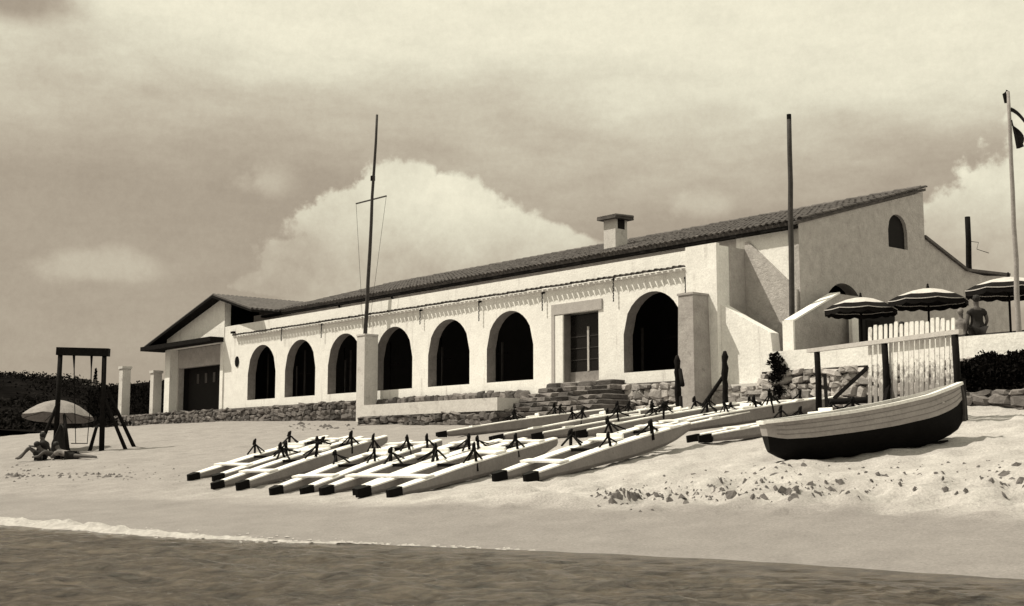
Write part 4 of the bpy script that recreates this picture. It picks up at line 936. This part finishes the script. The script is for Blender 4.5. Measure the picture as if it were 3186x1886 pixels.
def person(lab, loc, rz_, J, skin, top_m, bot_m, hair=HAIR, scale=1., group=None):
    E_ = empty('person', loc, rz_); tag(E_, lab, 'person', group); E_.scale = (scale,) * 3
    jt = {}
    for k, p in J.items():
        base = k if k in RADII else k[:-1]; jt[k] = (p, RADII[base])
    skin_body('body', jt, EDG, skin, E_)
    up = lambda r_, f_: (r_[0] * f_, r_[1] * f_) if isinstance(r_, tuple) else r_ * f_
    if top_m:
        mid = lambda a, b, t: tuple(Vector(J[a]).lerp(Vector(J[b]), t)); tj = {'waist': (J['waist'], up(RADII['waist'], 1.32)), 'chest': (J['chest'], up(RADII['chest'], 1.3))}
        ed = [('waist', 'chest')]
        for s in 'LR': tj['sh' + s] = (J['sh' + s], .095); tj['sl' + s] = (mid('sh' + s, 'el' + s, .6), .078); ed += [('chest', 'sh' + s), ('sh' + s, 'sl' + s)]
        tj['low'] = (mid('waist', 'pel', .8), up(RADII['pel'], 1.25)); ed.append(('waist', 'low')); skin_body('top', tj, ed, top_m, E_)
    if bot_m:
        mid = lambda a, b, t: tuple(Vector(J[a]).lerp(Vector(J[b]), t)); tj = {'pel': (J['pel'], up(RADII['pel'], 1.32))}; ed = []
        for s in 'LR': tj['hip' + s] = (J['hip' + s], .13); tj['th' + s] = (mid('hip' + s, 'kn' + s, .55), .11); ed += [('pel', 'hip' + s), ('hip' + s, 'th' + s)]
        skin_body('bottoms', tj, ed, bot_m, E_)
    h = Vector(J['head']); c = Vector(J['crown']); ax = (c - h).normalized(); m_ = MB(); bm = bmesh.new(); bmesh.ops.create_icosphere(bm, subdivisions=2, radius=1)
    for v in bm.verts: v.co = Vector((v.co.x * .098, v.co.y * .108, v.co.z * .10)) + h.lerp(c, .75) + Vector((0, .028, .02))
    me = bpy.data.meshes.new('hair'); bm.to_mesh(me); bm.free(); me.materials.append(hair); link('hair', me, E_)
    return E_
def stand(arm=0):
    return dict(pel=(0, 0, .95), waist=(0, 0, 1.12), chest=(0, 0, 1.36), neck=(0, 0, 1.52), head=(0, -.02, 1.62), crown=(0, -.01, 1.72),
                shL=(.19, 0, 1.43), elL=(.25, .03, 1.15), wrL=(.24 - arm, -.08, .95 + arm), haL=(.24 - arm, -.13, .87 + arm), shR=(-.19, 0, 1.43), elR=(-.25, .03, 1.15), wrR=(-.22, -.10, .98), haR=(-.2, -.17, .93),
                hipL=(.10, 0, .90), knL=(.11, -.02, .5), anL=(.11, .02, .08), toL=(.12, -.13, .04), hipR=(-.10, 0, .90), knR=(-.11, -.04, .5), anR=(-.11, .02, .08), toR=(-.12, -.13, .04))
def sit(seat=.45):
    return dict(pel=(0, 0, seat + .12), waist=(0, .02, seat + .3), chest=(0, .03, seat + .52), neck=(0, .01, seat + .68), head=(0, -.02, seat + .78), crown=(0, -.01, seat + .88),
                shL=(.19, .03, seat + .6), elL=(.25, -.05, seat + .34), wrL=(.18, -.26, seat + .30), haL=(.16, -.34, seat + .31), shR=(-.19, .03, seat + .6), elR=(-.25, -.05, seat + .34), wrR=(-.18, -.26, seat + .30), haR=(-.16, -.34, seat + .31),
                hipL=(.10, -.05, seat + .09), knL=(.13, -.44, seat + .08), anL=(.13, -.44, .09), toL=(.14, -.58, .04), hipR=(-.10, -.05, seat + .09), knR=(-.13, -.44, seat + .08), anR=(-.13, -.44, .09), toR=(-.14, -.58, .04))
def beach_sit():
    return dict(pel=(0, 0, .11), waist=(0, .05, .27), chest=(0, .06, .49), neck=(0, .0, .64), head=(0, -.05, .73), crown=(0, -.05, .83),
                shL=(.18, .03, .56), elL=(.24, -.18, .44), wrL=(.16, -.36, .46), haL=(.10, -.42, .48), shR=(-.18, .05, .56), elR=(-.27, .16, .33), wrR=(-.30, .24, .08), haR=(-.31, .22, .03),
                hipL=(.10, -.06, .12), knL=(.13, -.42, .42), anL=(.12, -.66, .08), toL=(.13, -.80, .04), hipR=(-.10, -.06, .12), knR=(-.14, -.46, .40), anR=(-.16, -.80, .09), toR=(-.17, -.93, .05))
def beach_lie():
    return dict(pel=(0, 0, .12), waist=(0, .18, .13), chest=(0, .40, .20), neck=(0, .54, .30), head=(0, .60, .38), crown=(0, .62, .48),
                shL=(.18, .44, .22), elL=(.22, .60, .07), wrL=(.10, .74, .06), haL=(.03, .76, .06), shR=(-.18, .44, .22), elR=(-.22, .60, .07), wrR=(-.10, .74, .06), haR=(-.03, .76, .06),
                hipL=(.10, -.06, .11), knL=(.12, -.46, .09), anL=(.10, -.84, .07), toL=(.10, -.94, .05), hipR=(-.10, -.06, .11), knR=(-.12, -.46, .09), anR=(-.10, -.84, .07), toR=(-.10, -.94, .05))
def on_sand(px, py):
    g = gp(px, py); return (g.x, g.y, g.z)
person('person in dark swimwear sitting under the beach umbrella leaning on one arm', on_sand(132, 1432), YAW - 1.5, beach_sit(), SKIN_D, CLOTH_D, CLOTH_D)
person('person lying on the sand behind the seated bather', on_sand(178, 1428), YAW + 2.0, beach_lie(), SKIN_D, None, CLOTH_D)
person('person with hunched back lying at the right of the umbrella shade', on_sand(222, 1428), YAW + 1.2, beach_lie(), SKIN_D, CLOTH_M, CLOTH_D)
tw_ = empty('hanging_towel'); p = gp(186, 1416); tw_.location = p; tag(tw_, 'dark beach towel hanging from the pole of the beach umbrella', 'towel')
m_ = MB(); r2 = Vector((math.cos(YAW), math.sin(YAW), 0)); prof = [(1.05, .03, .0), (.9, .10, .02), (.65, .20, .0), (.4, .28, -.02), (.15, .33, .02), (.03, .26, .05)]; vs = []
for z, w, o_ in prof:
    for k in range(7): u = k / 6 - .5; vs.append(r2 * (u * 2 * w + o_) + fwd * (.06 * math.sin(k * 2.2)) + Vector((0, 0, z)))
m_.add(vs, [(i * 7 + j, i * 7 + j + 1, (i + 1) * 7 + j + 1, (i + 1) * 7 + j) for i in range(5) for j in range(6)]); o = m_.build('cloth', CLOTH_D, tw_, True); o.modifiers.new('t', 'SOLIDIFY').thickness = .03
def terr(px, yy): c = onY(px, 1000, yy); return (c.x, yy, 3.6)
def chair(loc, rz_, lab):
    E_ = empty('terrace_chair', loc, rz_); tag(E_, lab, 'chair', 'chairs on the terrace')
    MB().box(-.21, .21, -.21, .21, .42, .46).build('seat', WOOD_D, E_); MB().box(-.21, .21, .19, .225, .52, .90).build('backrest', WOOD_D, E_)
    for sx in (-.19, .19):
        MB().box(sx - .018, sx + .018, -.20, -.165, 0, .418).build('leg', WOOD_D, E_); MB().box(sx - .018, sx + .018, .226, .26, 0, .88).build('leg', WOOD_D, E_)
person('person in a dark top standing with back turned at the parapet', terr(3040, .45), YAW + math.pi, stand(), SKIN_D, CLOTH_D, CLOTH_D, HAIR, 1.02)
person('small fair-topped person standing beside the dark-clad person at the parapet', terr(2990, .35), YAW + 2.4, stand(.1), SKIN, CLOTH_M, CLOTH_D, CLOTH_M, .84)
for (px, yy, rz_, sk_, tm, lab) in ((2806, 1.1, YAW + .4, SKIN_D, CLOTH_D, 'dark-clad person seated under the scallop-edged umbrella behind the boards'), (2862, 1.6, YAW - .6, SKIN, CLOTH_L, 'person in a pale top seated under the scallop-edged umbrella'), (2925, 1.2, YAW - 1.3, SKIN_D, CLOTH_M, 'person at the table end under the scallop-edged umbrella')):
    l_ = terr(px, yy); person(lab, l_, rz_, sit(), sk_, tm, CLOTH_D); chair(l_, rz_, 'dark terrace chair under ' + lab.replace(' under the scallop-edged umbrella', '').replace(' behind the boards', ''))
l_ = terr(3150, .9); chair(l_, YAW - 1.2, 'dark empty terrace chair beside the flagpole')
def table(loc, rad, m, lab):
    E_ = empty('terrace_table', loc); tag(E_, lab, 'table'); MB().lathe([(.001, .76), (rad, .76), (rad, .73), (.001, .73)], 20).build('top', m, E_); MB().lathe([(rad * 1.002, .728), (rad * 1.04, .45)], 20).build('cloth_drop', m, E_)
    MB().tube([(0, 0, .03), (0, 0, .728)], .04, 8).build('leg', WOOD_D, E_); MB().lathe([(.001, .0), (.26, .0), (.24, .03), (.001, .03)], 16).build('base', WOOD_D, E_)
table(terr(3105, 1.6), .62, CLOTH_L, 'white-clothed round table under the umbrella by the flagpole'); table(terr(2870, 2.4), .5, CLOTH_L, 'small round table under the scallop-edged umbrella')
# railing at the back of the terrace
rl = empty('terrace_railing'); tag(rl, 'thin railing across the back of the terrace behind the umbrellas', 'railing')
r0 = onX(3040, 940, 2.9); y0_ = 7.0
a = onY(3045, 940, 7.); b = Vector((a.x + 10, 7., a.z)); 
MB().bar((a.x, 7, 5.1), (a.x + 12, 7, 5.1), .06, .06).build('top_rail', WOOD_G, rl); MB().bar((a.x, 7, 4.6), (a.x + 12, 7, 4.6), .05, .05).build('middle_rail', WOOD_G, rl)
for k in range(34): MB().box(a.x + k * .35, a.x + k * .35 + .04, 6.98, 7.02, 3.6, 5.07).build('baluster', WOOD_G, rl)
# ------------------------------------------------------------------ seaweed wrack and small stones on the sand
sw_ = MB()
def clump(p, r_):
    n = random.randint(5, 9); c = [p + Vector((math.cos(2 * math.pi * k / n) * r_ * random.uniform(.5, 1.3), math.sin(2 * math.pi * k / n) * r_ * random.uniform(.4, 1.1), 0)) for k in range(n)]
    for q in c: q.z = ground(q.x, q.y) - .004
    t = p + Vector((random.uniform(-.3, .3) * r_, random.uniform(-.3, .3) * r_, r_ * random.uniform(.3, .7))); sw_.add(c + [t], [(k, (k + 1) % n, n) for k in range(n)])
def scatter(n, pxr, pyf, r0, r1):
    for _ in range(n):
        px = random.uniform(*pxr); py = pyf(px) ; d = gp(px, py); clump(d, random.uniform(r0, r1) * (1 + (random.random() < .12) * 1.4))
scatter(170, (1870, 3250), lambda px: random.gauss(np.interp(px, [1850, 2300, 3200], [1545, 1505, 1500]), 26), .012, .042)
scatter(110, (1850, 2650), lambda px: random.gauss(np.interp(px, [1850, 2300, 2650], [1545, 1530, 1520]), 12), .015, .05)
scatter(50, (2300, 3200), lambda px: random.uniform(1435, 1480), .015, .05)
scatter(90, (20, 420), lambda px: random.gauss(1481, 5), .03, .09); scatter(60, (20, 560), lambda px: random.uniform(1440, 1505), .02, .05)
scatter(40, (900, 1100), lambda px: random.gauss(1330, 4), .05, .11)
scatter(60, (1840, 2350), lambda px: random.gauss(1547, 4), .015, .05)
o = sw_.build('seaweed', WEED, None, fix=False); tag(o, 'scattered dark clumps of dry seaweed on the upper sand', None, kind='stuff')
